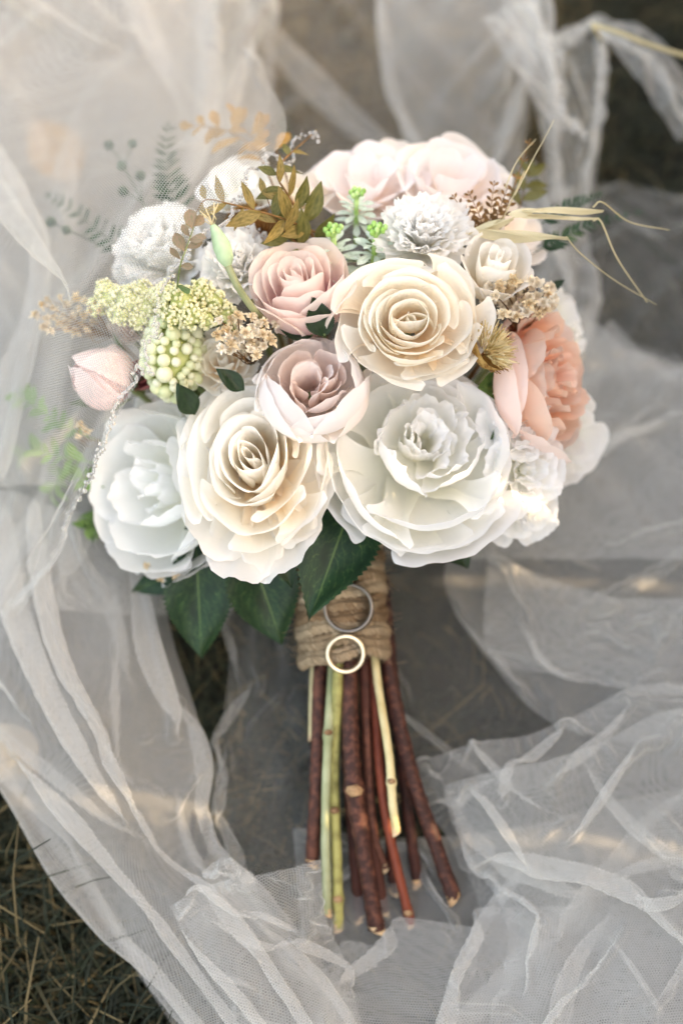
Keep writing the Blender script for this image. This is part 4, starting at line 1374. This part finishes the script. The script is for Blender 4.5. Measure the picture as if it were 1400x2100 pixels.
L_ol = leaf_lib('olive', 301, .17, bend=.15, point=1.0, wpos=.45)
L_od = leaf_lib('olive_dark', 302, .2, bend=.15, wpos=.45)
L_go = leaf_lib('gold', 303, .24, bend=.1, wpos=.6, point=.6)
mixl = L_ol + L_od
sprig("olive_leaf_sprig", "golden olive sprig with pointed leaves leaning up from the middle of the bouquet", "sprig",
      [(660, 520, .845), (625, 455, .832), (590, 400, .825), (570, 345, .83), (640, 275, .86)],
      [(.08, 50, 60), (.12, -60, 70), (.2, 60, 75, 3), (.25, -50, 90, 4), (.33, 55, 60), (.38, -55, 70, 3), (.46, 40, 60), (.5, -45, 62), (.58, 75, 60), (.62, -35, 55), (.7, 60, 45), (.75, -60, 60), (.85, 40, 42), (.88, -45, 40), (1, 0, 22)], mixl, r=3.2, seed=1)
sprig("olive_leaf_sprig", "golden sprig reaching left from the carnation to the veil edge", "sprig",
      [(655, 480, .84), (585, 450, .822), (525, 432, .815), (470, 418, .815), (422, 410, .82), (400, 440, .825)],
      [(.1, 30, 70), (.2, -40, 80), (.22, 60, 75), (.38, 35, 78), (.42, -50, 62), (.5, 80, 50), (.62, 40, 66), (.66, -55, 58), (.82, -70, 42), (.86, 50, 36), (1, 0, 42)], L_ol, r=2.4, seed=2)
sprig("olive_leaf_sprig", "narrow olive leaves bunched above the thistle cones", "sprig",
      [(640, 540, .845), (600, 490, .828), (570, 460, .822), (545, 400, .825)],
      [(.15, 40, 70, 3), (.2, -40, 85, 4), (.4, 60, 60, 5), (.5, -60, 80), (.7, 40, 60), (.75, -35, 62), (1, 0, 40)], mixl, r=2.4, seed=3)
sprig("golden_leaf_sprig", "golden sprig with rounded leaves under the veil at the top left", "sprig",
      [(560, 380, .865), (525, 310, .885), (480, 275, .895), (440, 262, .90), (398, 258, .905)],
      [(.2, 45, 60), (.3, -60, 62), (.45, 60, 70), (.5, -70, 60), (.6, 20, 52), (.7, -50, 48), (.75, 70, 40), (.88, -45, 40), (.9, 50, 30), (1, 0, 44)], L_go, r=2.2, seed=4)
sprig("golden_leaf_sprig", "golden sprig with upright leaves at the tip of the veil edge", "sprig",
      [(590, 370, .865), (560, 300, .885), (520, 285, .892), (486, 240, .90)],
      [(.3, -50, 60), (.4, 50, 55), (.55, -70, 70), (.6, 40, 60), (.72, -80, 62), (.8, 40, 44), (.9, -40, 40), (1, 0, 40)], L_go, r=2.0, seed=5)
L_eu = leaf_lib('euca', 311, .30, bend=.1, wpos=.62, point=.5)
L_eg = leaf_lib('euca_green', 312, .36, bend=.1, wpos=.62, point=.5)
sprig("eucalyptus_sprig", "small sprig with grey pink oval leaves standing above the bead flower", "sprig",
      [(362, 600, .81), (370, 545, .788), (382, 510, .783), (398, 465, .782)],
      [(.1, -55, 38, 3), (.35, -60, 30, 0), (.45, 60, 34, 0), (.62, 50, 42, 1), (.68, -40, 38, 0), (.82, -62, 38, 1), (.86, 55, 30, 0), (.97, 30, 44, 1), (1, -20, 30, 2)], L_eu + L_eg, stem_mat='stem_green', r=2.2, seed=6)
L_sg = leaf_lib('softgreen', 321, .2, bend=.1)
L_fern = leaf_lib('fern', 322, .17, bend=.1)
L_bf = leaf_lib('brownfern', 323, .22, bend=.1, wpos=.6)


def fern(name, label, path, n, L, lib, seed, stem_mat, ang=55, r=1.4, taper=.7):
    lv = []
    for i in range(n):
        t = .15 + .83 * i / (n - 1)
        for s in (-1, 1):
            lv.append((t, s * ang, L * (1 - taper * t)))
    lv.append((1, 0, L * .3))
    return sprig(name, label, "sprig", path, lv, lib, stem_mat=stem_mat, r=r, seed=seed)


fern("fern_sprig", "feathery dark green fern seen through the veil at the upper left", [(372, 470, .89), (352, 390, .90), (340, 330, .905), (345, 265, .91)], 11, 62, L_fern, 11, 'fern')
fern("fern_sprig", "blurred green fern behind the white flower at the left under the veil", [(270, 520, .90), (210, 480, .91), (150, 430, .93), (100, 400, .94)], 10, 50, L_fern, 12, 'fern')
fern("fern_sprig", "dark green conifer sprig sticking out at the right edge", [(1090, 520, .88), (1150, 490, .885), (1210, 460, .89), (1310, 435, .90)], 14, 40, L_fern, 13, 'fern', ang=40)
fern("fern_sprig", "dense dark green sprig above the oat husks at the right", [(1095, 470, .885), (1150, 430, .89), (1190, 412, .895), (1228, 398, .90)], 12, 34, L_fern, 14, 'fern', ang=45)
fern("fern_sprig", "dark green tuft behind the veil tip at the top", [(600, 330, .93), (585, 270, .95), (575, 238, .96)], 6, 30, L_fern, 15, 'fern')
for i, (a, b, c_) in enumerate((((985, 500, .845), (965, 455, .84), (930, 405, .838)), ((990, 500, .845), (985, 450, .84), (962, 398, .838)), ((1000, 500, .845), (1005, 440, .84), (1012, 378, .838)), ((1005, 500, .845), (1040, 420, .84), (1085, 290, .85)), ((1000, 505, .845), (1020, 440, .838), (1040, 385, .84)))):
    fern("brown_fern_tip", ("brown fern tip beside the white carnation, leftmost of its bunch", "brown fern tip second from the carnation", "brown fern tip in the middle of the bunch right of the carnation", "long brown fern tip rising highest at the upper right", "brown fern tip just left of the longest one")[i], [a, b, c_], 8, 26, L_bf, 20 + i, 'brown_stem', ang=50, r=1.6, taper=.5)
sprig("olive_leaf_sprig", "olive green tuft behind the brown fern at the upper right", "sprig", [(1060, 440, .89), (1075, 390, .90), (1085, 350, .905)],
      [(.2, 50, 50), (.3, -50, 60), (.5, 40, 50), (.6, -60, 55), (.8, 30, 50), (.85, -40, 50), (1, 0, 30)], L_od, r=1.5, seed=27)


def green_soft(label, path, seed):
    lv = []
    rg = np.random.default_rng(seed)
    for i in range(18):
        lv.append((.15 + .85 * i / 17, rg.uniform(25, 70) * (1 if i % 2 else -1), rg.uniform(26, 48)))
    sprig("soft_green_sprig", label, "sprig", path, lv, L_sg, stem_mat='softgreen', r=1.6, seed=seed)


green_soft("light green sprig under the veil at the far left, the upper of three", [(190, 900, .88), (130, 870, .89), (80, 840, .90), (40, 810, .91)], 31)
green_soft("light green sprig under the veil at the far left, the middle of three", [(200, 950, .88), (140, 940, .89), (80, 925, .90), (50, 930, .91)], 32)
green_soft("light green sprig at the far left beside the beaded edge, the lowest", [(215, 1000, .885), (170, 980, .89), (130, 970, .90), (105, 1010, .91)], 33)
green_soft("light green leaves tucked behind the left white peony near the beads", [(215, 1045, .915), (200, 1065, .91), (178, 1085, .90)], 34)

# round berry sprigs under the veil
SPH = {}


def ball_sprig(label, path, balls, mat, seed):
    p3 = np.array([V(*q)[:] for q in path])
    c = Vector(p3[0].tolist())
    ro = thing("green_berry_sprig", label, "sprig", c)
    ac = Acc()
    ac.add(*tube_data(cr(p3, 24) - np.array(c), 1.4 * PX(.9), 5))
    for (px, py, d, r) in balls:
        if mat not in SPH:
            SPH[mat] = mesh("berry", SV2, SF2, np.zeros((len(SV2), 2)), mat=MAT[mat])
        q = V(px, py, d)
        e = link("berry", SPH[mat], ro)
        e.location = q - c
        e.scale = [r * PX(d)] * 3
        k = int(np.argmin(np.linalg.norm(cr(p3, 24) - np.array(q), axis=1)))
        k = max(0, k - 5)
        ac.add(*tube_data([cr(p3, 24)[k] - np.array(c), np.array(q - c)], 1.1 * PX(.9), 5))
    link("stem", ac.mesh("stem", MAT[mat]), ro)


ball_sprig("dark green sprig with round berries under the veil at the upper left", [(320, 470, .89), (285, 400, .90), (260, 350, .905), (235, 310, .91)], [(224, 298, .91, 11), (250, 340, .905, 11), (272, 295, .91, 10), (288, 360, .90, 11), (253, 392, .905, 11)], 'fern', 1)
ball_sprig("dark green sprig with two round berries under the veil at the far left", [(240, 520, .89), (180, 490, .90), (110, 458, .91)], [(105, 455, .91, 11), (137, 472, .905, 10)], 'fern', 2)

# ------------------------------------------------------------------ frosted green plants with lime buds
def frosted(label, px, py, d, H, seed, roll=0.):
    rg = np.random.default_rng(seed)
    c = V(px, py, d)
    n = wdir(roll, .72, .70)
    rot = frame(n)
    ro = thing("frosted_sprig", label, "sprig", c, rot)
    h = H * PX(d)
    lib = L_fr
    for lev, (z, k, L, el) in enumerate(((0.05, 7, .62, .05), (.28, 7, .55, .2), (.5, 6, .42, .4))):
        for i in range(k):
            a = 2 * math.pi * i / k + lev * .5 + rg.normal() * .1
            e = link("leaf", lib[int(rg.integers(len(lib)))], ro)
            dv = Vector((math.cos(a) * math.cos(el), math.sin(a) * math.cos(el), math.sin(el)))
            nn = Vector((-math.cos(a) * math.sin(el), -math.sin(a) * math.sin(el), math.cos(el)))
            e.matrix_local = Matrix.Translation((0, 0, z * h)) @ orient(dv, nn).to_4x4() @ Matrix.Scale(L * h * rg.uniform(.85, 1.1), 4)
    v, f, uv = tube_data([(0, 0, -h * .6), (0, 0, 0), (0, 0, h * .72)], h * .06, 8, 8)
    stm = link("stem", mesh("stem", v, f, uv, mat=MAT['lime']), ro)
    for i in range(9):
        a = i * 2.4
        t = math.sqrt((i + .3) / 9)
        q = np.array([math.cos(a) * t * .20, math.sin(a) * t * .20, .95 - .06 * t]) * h
        ac = Acc()
        ac.add(*tube_data([(0, 0, h * .68), tuple(q * np.array([.6, .6, .92])), tuple(q)], h * .028, 6, 6))
        ac.add(SV1 * h * np.array([.062, .062, .085]) + q, SF1)
        link("bud", ac.mesh("bud", MAT['lime']), stm)


L_fr = leaf_lib('frosted', 331, .17, bend=.15, wpos=.72, point=.6)
frosted("frosted green sprig with lime buds above the pink rose, the left one", 690, 545, .845, 98, 341, -.1)
frosted("frosted green sprig with lime buds beside the carnation, the right one", 765, 545, .842, 100, 342, .05)
frosted("frosted green sprig with lime buds behind the other two", 730, 460, .86, 84, 343, .0)

# ------------------------------------------------------------------ poppy pod on its stalk
def pod():
    c = V(540, 655, .808)
    ro = thing("green_pod", "pale green seed pod with whiskers on a bent stalk in front of the carnation", "seed pod", c)
    pts = [V(540, 655, .815), V(518, 632, .802), V(490, 592, .793), V(472, 555, .79), V(466, 540, .79)]
    v, f, uv = tube_data([tuple(p - c) for p in pts], 7.5 * PX(.8), 10, 20)
    link("stalk", mesh("stalk", v, f, uv, mat=MAT['stem_pale']), ro)
    pts = [V(468, 545, .79), V(463, 530, .789), V(455, 505, .788), V(445, 480, .788), V(436, 462, .788)]
    v, f, uv = tube_data([tuple(p - c) for p in pts], np.array([8, 17, 19, 13, 6]) * PX(.79), 14, 24)
    cap = link("capsule", mesh("capsule", v, f, uv, mat=MAT['pod']), ro)
    rg = np.random.default_rng(4)
    ac = Acc()
    for i in range(10):
        a = V(436, 463, .788)
        b = V(436 + rg.normal(-6, 12), 432 + rg.normal(0, 8), .788 + rg.normal() * .006)
        ac.add(*tube_data([tuple(a - c), tuple((a + b) / 2 - c + Vector((rg.normal() * .001, 0, 0))), tuple(b - c)], .0003, 4, 5))
    link("whisker", ac.mesh("whisker", MAT['thistle_pale']), cap)


pod()

# ------------------------------------------------------------------ strawflower, cones
def bristle_head(name, label, px, py, d, R, face, seed, cup_mat, br_mat, n=120, L=1.0, spread=.9, cup=True):
    rg = np.random.default_rng(seed)
    c = V(px, py, d)
    rot = frame(wdir(*face))
    ro = thing(name, label, "dried flower", c, rot)
    r = R * PX(d)
    if cup:
        t = np.linspace(0, 1, 10)
        a = np.linspace(0, 6.283, 20, endpoint=False)
        pr = np.stack([.15 + .75 * np.sin(t * 1.5) ** .8, -.75 + .8 * t], -1)
        v = np.stack([pr[:, None, 0] * np.cos(a), pr[:, None, 0] * np.sin(a), pr[:, None, 1] + 0 * a], -1).reshape(-1, 3)
        v = v * (1 + rg.normal(0, .03, (len(v), 1)))
        cupo = link("cup", mesh("cup", v * r, gridfaces(20, 10, closed=True), mat=MAT[cup_mat]), ro)
        ac = Acc()
        for i in range(160):
            tt, aa = rg.uniform(.2, 1), rg.uniform(0, 6.283)
            q = np.array([(.15 + .75 * math.sin(tt * 1.5) ** .8) * math.cos(aa), (.15 + .75 * math.sin(tt * 1.5) ** .8) * math.sin(aa), -.75 + .8 * tt])
            e = q + np.array([math.cos(aa), math.sin(aa), .6]) * rg.uniform(.08, .2)
            ac.add(*tube_data([q * r, e * r], r * .012, 3))
        link("hair", ac.mesh("hair", MAT[cup_mat]), cupo)
    ac = Acc()
    for i in range(n):
        t = math.sqrt((i + .5) / n)
        a = i * 2.39996
        el = 1.45 - spread * t
        v, f, uv = leaf_data(L * rg.uniform(.75, 1.05), .045, rg, nu=3, nv=5, bend=-.05, fold=.3)
        cc, s = math.cos(el), math.sin(el)
        v = np.stack([v[:, 0] * cc - v[:, 2] * s + .35 * t, v[:, 1], v[:, 0] * s + v[:, 2] * cc - .15], -1)
        ac.add(rotz(v * r, a), f, uv)
    b = link("bristles", ac.mesh("bristles", MAT[br_mat]), ro)
    b["kind"] = "stuff"
    inv = (Matrix.Translation(c) @ rot.to_4x4()).inverted()
    v, f, uv = tube_data([tuple(inv @ p) for p in (c - wdir(*face) * r * .6, c + Vector(FWD.tolist()) * .03, c * .5 + BIND * .5 + Vector(FWD.tolist()) * .05, BIND)], .0014, 6, 8)
    link("stem", mesh("stem", v, f, uv, mat=MAT['brown_stem']), ro)


bristle_head("strawflower", "dried brown strawflower with pale bristles between the cream rose and the peach peony", 1006, 716, .812, 54, (.62, .36, .62), 401, 'thistle', 'thistle_pale', n=150, L=1.0)
bristle_head("thistle_cone", "brown bristly cone below the olive leaves above the pink rose", 540, 478, .85, 52, (-.1, .5, .9), 402, 'cone', 'cone', n=170, L=.8, spread=1.2)
bristle_head("thistle_cone", "brown bristly cone tucked behind the olive sprig, the upper one", 505, 445, .865, 46, (-.1, .7, .7), 403, 'cone', 'thistle', n=150, L=.8, spread=1.2)

# ------------------------------------------------------------------ dried oat husks with awns
def oat():
    rg = np.random.default_rng(6)
    c = V(955, 485, .835)
    ro = thing("dried_oat", "pale dried oat husks with long bent awns sticking out to the right", "dried grass", c)
    for i, (a, b, W, bend) in enumerate((((1070, 432, .825), (1240, 428, .835), 10, .05), ((1065, 442, .828), (1225, 450, .838), 8, -.03), ((955, 480, .832), (1165, 485, .828), 10, .06), ((990, 470, .83), (1160, 490, .83), 6, -.04), ((950, 485, .835), (1050, 445, .828), 13, .1), ((940, 490, .836), (1030, 450, .832), 9, -.1), ((1040, 440, .826), (1115, 425, .828), 9, .1))):
        A, B = V(*a), V(*b)
        L = (B - A).length
        v, f, uv = leaf_data(L, W * PX(.83), rg, nu=5, nv=16, fold=-.3, bend=bend, wpos=.4)
        e = link("husk", mesh("husk", v, f, uv, mat=MAT['straw']), ro)
        e.matrix_local = Matrix.Translation(A - c) @ orient(B - A, wdir(0, .3, 1)).to_4x4()
    for pts, r in (([(1215, 425, .834), (1235, 415, .836), (1290, 455, .85), (1372, 472, .86)], 2.2), ([(1215, 452, .835), (1232, 455, .836), (1265, 530, .845), (1326, 620, .86)], 2.6),
                   ([(1160, 485, .83), (1190, 520, .835), (1260, 575, .85), (1345, 625, .86)], 1.6), ([(1055, 400, .83), (1090, 330, .835), (1115, 285, .84), (1135, 246, .845)], 1.3),
                   ([(1035, 385, .835), (1060, 330, .84), (1098, 285, .85)], 1.6), ([(955, 485, .836), (1010, 462, .83), (1070, 440, .828)], 2.6), ([(1000, 500, .84), (1030, 450, .835), (1075, 350, .84)], 2.2)):
        v, f, uv = tube_data([tuple(V(*q) - c) for q in pts], np.linspace(r, r * .5, len(pts)) * PX(.83), 5, 24)
        link("awn", mesh("awn", v, f, uv, mat=MAT['straw']), ro)
    v, f, uv = tube_data([(0, 0, 0), tuple((BIND - c) * .5), tuple(BIND - c)], .001, 5, 6)
    link("stem", mesh("stem", v, f, uv, mat=MAT['straw']), ro)


oat()

# ------------------------------------------------------------------ handle: stems, twine, rings
def stem_thing(label, pts, r, mat, cut=True, seed=0, knots=()):
    rg = np.random.default_rng(seed)
    p3 = [V(x, y, d + (.016 if y < 1400 else .002)) for x, y, d in pts]
    c = p3[-1]
    ro = thing("flower_stem", label, "stem", c)
    n = 60
    cur = cr([tuple(p - c) for p in p3], n)
    tt = np.linspace(0, 1, n)
    rr = r * PX(.88) * (1 + .03 * np.sin(tt * 11 + seed) + .02 * np.sin(tt * 31 + seed * 2))
    for kt in knots:
        rr = rr * (1 + .28 * np.exp(-((tt - kt) / .018) ** 2))
    v, f, uv = tube_data(cur, rr, 12, cap=False)
    v = v + rg.normal(0, r * PX(.88) * .03, v.shape)
    bark = link("bark", mesh("bark", v, f, uv, mat=MAT[mat]), ro)
    # slanting cut end
    e = cur[-1]
    tg = cur[-1] - cur[-2]
    tg /= np.linalg.norm(tg)
    sl = np.array([.5, .5, .2]) * rg.choice([-1, 1])
    v, f, uv = tube_data([e - tg * .003, e + tg * .0018], [rr[-1] * 1.0, rr[-1] * .98], 12)
    v[12:] += tg * ((v[12:] - v[12:].mean(0)) @ (sl - tg * (sl @ tg)))[:, None]
    link("cut_end", mesh("cut_end", v, f, uv, smooth=False, mat=MAT['cut']), bark)
    for kt in knots:
        i = int(kt * (n - 1))
        q = cur[i] - FWD * rr[i] * .95
        v = SV1 * np.array([.006, .004, .004]) * (r / 17) + q
        link("knot", mesh("knot", v, SF1, mat=MAT['knot']), bark)


stem_thing("thick reddish brown stem in the middle with a pale knot", [(712, 1180, .865), (716, 1370, .862), (722, 1575, .862), (745, 1740, .866), (772, 1905, .872)], 17.5, 'bark_red', seed=1, knots=(.56,))
stem_thing("thick rusty stem slanting out furthest to the right", [(775, 1180, .875), (795, 1360, .872), (838, 1570, .87), (885, 1710, .872), (930, 1840, .876)], 15.5, 'bark_red', seed=2)
stem_thing("reddish brown stem at the left ending behind the tulle", [(672, 1180, .875), (657, 1370, .873), (650, 1580, .874), (640, 1770, .880)], 14.5, 'bark_red', seed=3)
stem_thing("smooth pale green stem left of the thick middle one", [(690, 1180, .868), (681, 1370, .865), (671, 1540, .865), (667, 1700, .868), (671, 1872, .874)], 9, 'stem_pale', seed=4, knots=(.45,))
stem_thing("mottled yellow green stem just left of the middle", [(698, 1180, .874), (692, 1400, .872), (685, 1600, .872), (690, 1750, .874), (694, 1903, .878)], 10.5, 'stem_yellow', seed=5, knots=(.6, .9))
stem_thing("thin rust red stem ending with a thorn at the bottom right", [(755, 1180, .872), (766, 1370, .870), (778, 1580, .868), (798, 1710, .87), (842, 1895, .874)], 9.5, 'bark_bright', seed=6, knots=(.97,))
stem_thing("short cream stem that ends halfway down", [(760, 1180, .866), (771, 1370, .863), (797, 1545, .86), (804, 1640, .861), (812, 1705, .862)], 8.5, 'stem_cream', seed=7, knots=(.64,))
stem_thing("dark brown stem right behind the thick middle one", [(735, 1180, .884), (748, 1400, .882), (758, 1650, .882), (785, 1870, .884)], 12, 'bark_dark', seed=8)
stem_thing("dark stem deep behind, right of the cream one", [(785, 1180, .892), (812, 1450, .890), (838, 1680, .888), (856, 1812, .888)], 12, 'bark_dark', seed=9)
stem_thing("dark brown stem between the mottled one and the middle one", [(702, 1180, .886), (712, 1500, .884), (722, 1700, .884), (738, 1885, .886)], 12, 'bark_dark', seed=10)
stem_thing("thin pale stem stub at the far left of the handle", [(655, 1180, .884), (642, 1370, .882), (638, 1512, .882)], 6, 'stem_cream', seed=11)
stem_thing("thin reddish stem beside the thick middle one", [(740, 1180, .876), (748, 1370, .874), (752, 1520, .874), (765, 1700, .878), (790, 1780, .882)], 8, 'bark_red', seed=12)
stem_thing("dark stem deep at the right of the bundle", [(770, 1180, .894), (790, 1450, .892), (800, 1700, .890), (806, 1830, .890)], 11, 'bark_dark', seed=13)


def twine():
    c = V(705, 1235, .89)
    ro = thing("twine_wrap", "brown jute twine wound round the bouquet handle", "twine", c)
    ax = (V(712, 1360, .885) - V(692, 1110, .895))
    axis = ax.normalized()
    nturn = 10
    rg = np.random.default_rng(77)
    rt = 16.0 * PX(.87)
    for i in range(nturn):
        t = (i + .35) / nturn
        y = 1108 + t * 252
        cx = 689 + (707 - 689) * t
        cen = V(cx, y, .893 - .006 * t)
        A = (88 + 2 * math.sin(i * 2.1)) * PX(.88)
        B = .030
        xdir = Vector(RIGHT.tolist())
        xdir = (xdir - axis * xdir.dot(axis)).normalized()
        zdir = axis.cross(xdir)
        N, Mn = 200, 18
        th = np.linspace(0, 2 * math.pi, N, endpoint=False)
        mi = np.linspace(0, 2 * math.pi, Mn, endpoint=False)
        T, Mi = np.meshgrid(th, mi, indexing='ij')
        tilt = rg.normal(0, .025)
        wob = .0016 * np.sin(2 * T + i) + .001 * np.sin(5 * T + 2 * i)
        rad = rt * (.84 + .26 * np.abs(np.cos(1.5 * Mi + 18 * T + i)) ** .8)
        ex, ey, ea = np.array(xdir), np.array(zdir), np.array(axis)
        # rope centre line, then the twisted section
        C = (A * np.cos(T))[..., None] * ex + (B * np.sin(T))[..., None] * ey + (A * tilt * np.cos(T) + wob + (T / 6.283 - .5) * rt * .0)[..., None] * ea
        nr = (np.cos(T) / A)[..., None] * ex + (np.sin(T) / B)[..., None] * ey
        nr /= np.linalg.norm(nr, axis=-1)[..., None]
        v = C + (.6 * rad * np.cos(Mi))[..., None] * nr + (rad * np.sin(Mi))[..., None] * ea
        v = v.reshape(-1, 3) + rg.normal(0, .00018, (N * Mn, 3)) + np.array(cen - c)
        f = []
        for a in range(N):
            for b in range(Mn):
                f.append((a * Mn + b, a * Mn + (b + 1) % Mn, ((a + 1) % N) * Mn + (b + 1) % Mn, ((a + 1) % N) * Mn + b))
        uv = np.stack([(Mi / 6.283) + T * 1.43, T / 6.283 * 2], -1).reshape(-1, 2)
        link("twine_turn", mesh("twine_turn", v, f, uv, mat=MAT['twine']), ro)
    ac = Acc()
    for i in range(420):
        a = rg.uniform(-3.1, .1)
        y = rg.uniform(1105, 1362)
        q = V(698 + 92 * math.cos(a), y, .89 + .030 * math.sin(a))
        e = q + Vector(rg.normal(0, .004, 3).tolist()) + wdir(math.cos(a), 0, -math.sin(a)) * .003
        m = (q + e) / 2 + Vector(rg.normal(0, .0012, 3).tolist())
        ac.add(*tube_data([tuple(q - c), tuple(m - c), tuple(e - c)], .00012, 3, 5))
    b = link("fibres", ac.mesh("fibres", MAT['twine']), ro)
    b["kind"] = "stuff"


twine()


def ring(label, px, py, d, Ro, band, width, mat, face, name="wedding_ring"):
    c = V(px, py, d)
    rot = frame(wdir(*face))
    ro = thing(name, label, "ring", c, rot)
    Ro, band, width = Ro * PX(d), band * PX(d), width * PX(d)
    N = 96
    a = np.linspace(0, 2 * math.pi, N, endpoint=False)
    m = np.linspace(0, 2 * math.pi, 16, endpoint=False)
    sx = np.sign(np.cos(m)) * np.abs(np.cos(m)) ** .6 * band / 2
    sz = np.sign(np.sin(m)) * np.abs(np.sin(m)) ** .6 * width / 2
    rad = Ro - band / 2 + sx
    v = np.stack([rad[None, :] * np.cos(a)[:, None], rad[None, :] * np.sin(a)[:, None], sz[None, :] + 0 * a[:, None]], -1).reshape(-1, 3)
    f = []
    for i in range(N):
        for j in range(16):
            f.append((i * 16 + j, ((i + 1) % N) * 16 + j, ((i + 1) % N) * 16 + (j + 1) % 16, i * 16 + (j + 1) % 16))
    link("band", mesh("band", v, f, mat=MAT[mat]), ro)


ring("thin silver wedding ring lying on the twine handle, the upper of the two", 715, 1247, .858, 52, 8.5, 22, 'silver', (-.10, .16, 1))
ring("pale gold wedding ring at the lower end of the twine handle", 708, 1340, .855, 41.5, 9.5, 22, 'gold_metal', (.06, -.08, 1))

# ------------------------------------------------------------------ beaded edge of the veil
def beads():
    rg = np.random.default_rng(55)
    path = [(657, 293, .862), (640, 282, .862), (612, 280, .86), (598, 300, .856), (602, 328, .85), (585, 338, .845), (560, 318, .85), (542, 312, .852), (545, 335, .846), (530, 345, .84), (508, 352, .835), (500, 380, .828), (498, 402, .824), (480, 420, .818), (474, 445, .814), (455, 462, .81),
            (430, 470, .81), (405, 490, .806), (385, 520, .803), (362, 548, .801), (345, 575, .80), (330, 600, .797), (322, 640, .795), (318, 668, .792), (330, 690, .79), (302, 696, .79), (300, 730, .788), (308, 768, .788), (282, 752, .792), (280, 780, .795), (262, 800, .80), (243, 822, .803), (232, 850, .806), (225, 880, .808), (215, 905, .812), (200, 940, .818), (190, 975, .825), (172, 1005, .835),
            (150, 1040, .85), (134, 1080, .862), (122, 1125, .874), (95, 1180, .90), (112, 1212, .905), (85, 1245, .915), (68, 1262, .92), (72, 1282, .925), (35, 1300, .935), (5, 1330, .94), (-20, 1350, .94)]
    p = np.array([V(*q)[:] for q in path])
    dense = cr(p, 1500)
    s = np.concatenate([[0], np.cumsum(np.linalg.norm(np.diff(dense, axis=0), axis=1))])
    bme = mesh("bead", SV1, SF1, smooth=True, mat=MAT['glass'])
    tv, tf, tu = tube_data([(-1, 0, 0), (1, 0, 0)], .42, 8)
    tme = mesh("bugle_bead", tv, tf, tu, smooth=False, mat=MAT['glass'])
    pos = 0
    side = 1
    while pos < s[-1] - .004:
        bug = rg.uniform() < .3
        st = .0042 if bug else .0024
        i = int(np.searchsorted(s, pos + st / 2))
        i = min(max(i, 1), 1498)
        tg = Vector((dense[i + 1] - dense[i - 1]).tolist()).normalized()
        q = Vector(dense[i].tolist()) - Vector(FWD.tolist()) * .0012
        nrm = wdir(0, 0, 1)
        sd = nrm.cross(tg)
        if bug:
            e = link("bead", tme, None)
            M = Matrix.Translation(q) @ orient(tg + sd * rg.normal(0, .3), nrm).to_4x4() @ Matrix.Scale(.0021, 4)
        else:
            e = link("bead", bme, None)
            r = rg.uniform(.0009, .0016)
            q = q + sd * (side * rg.uniform(.0, .002))
            side = -side
            M = Matrix.Translation(q) @ Matrix.Scale(r, 4)
        e.parent = veil
        e.matrix_parent_inverse = veil_inv
        e.matrix_basis = M
        pos += st * rg.uniform(.85, 1.1)
        if not bug and rg.uniform() < .18:
            e = link("bead", bme, None)
            M = Matrix.Translation(q + sd * side * .0028) @ Matrix.Scale(rg.uniform(.0014, .0021), 4)
            e.parent = veil
            e.matrix_parent_inverse = veil_inv
            e.matrix_basis = M


beads()

# ------------------------------------------------------------------ things lying in the grass
def dry_leaf():
    rg = np.random.default_rng(91)
    a, b = V(150, 380, 1.04), V(70, 230, 1.05)
    ro = thing("dry_leaf", "tan dry leaf lying in the grass, blurred behind the veil at the upper left", "leaf", a, orient(b - a, wdir(.3, 0, 1)))
    v, f, uv = leaf_data((b - a).length, .020, rg, nu=9, nv=18, fold=.35, bend=.15)
    link("blade", mesh("blade", v, f, uv, mat=MAT['gold']), ro)
    v, f, uv = tube_data([(0, 0, 0), (-.012, .001, -.004), (-.03, .004, -.012)], .0008, 6, 8)
    link("stalk", mesh("stalk", v, f, uv, mat=MAT['brown_stem']), ro)


dry_leaf()


def stone():
    rg = np.random.default_rng(92)
    c = V(-8, 1545, float(gd(1545)) - .02)
    v, f = ico(4)
    q = v * np.array([.028, .018, .016])
    for i in range(8):
        w = rg.normal(size=3) * 2.2
        q = q * (1 + .06 * np.sin(v @ w + rg.uniform(0, 6)))[:, None]
    ro = link("stone", mesh("stone", q, f, mat=plain_mat("pale_stone", lin(150, 132, 108), lin(206, 190, 164), 60, rough=.9, bump=.6)))
    ro.location = c
    tag(ro, "pale beige stone in the grass at the left edge beside the veil", "stone")


stone()


def stalk():
    c = V(1212, 50, .985)
    ro = thing("dry_stalk", "dry straw stalk at the top right holding up the gathered veil", "straw", c)
    pts = [V(1212, 50, .985), V(1270, 68, .98), V(1340, 95, .985), V(1440, 125, 1.0)]
    v, f, uv = tube_data([tuple(p - c) for p in pts], .0016, 6, 16)
    link("culm", mesh("culm", v, f, uv, mat=MAT['straw']), ro)
    pts = [V(1212, 50, .985), V(1225, 70, 1.0), V(1245, 110, float(gd(110)) - .01)]
    v, f, uv = tube_data([tuple(p - c) for p in pts], .0014, 6, 10)
    link("base", mesh("base", v, f, uv, mat=MAT['straw']), ro)


stalk()
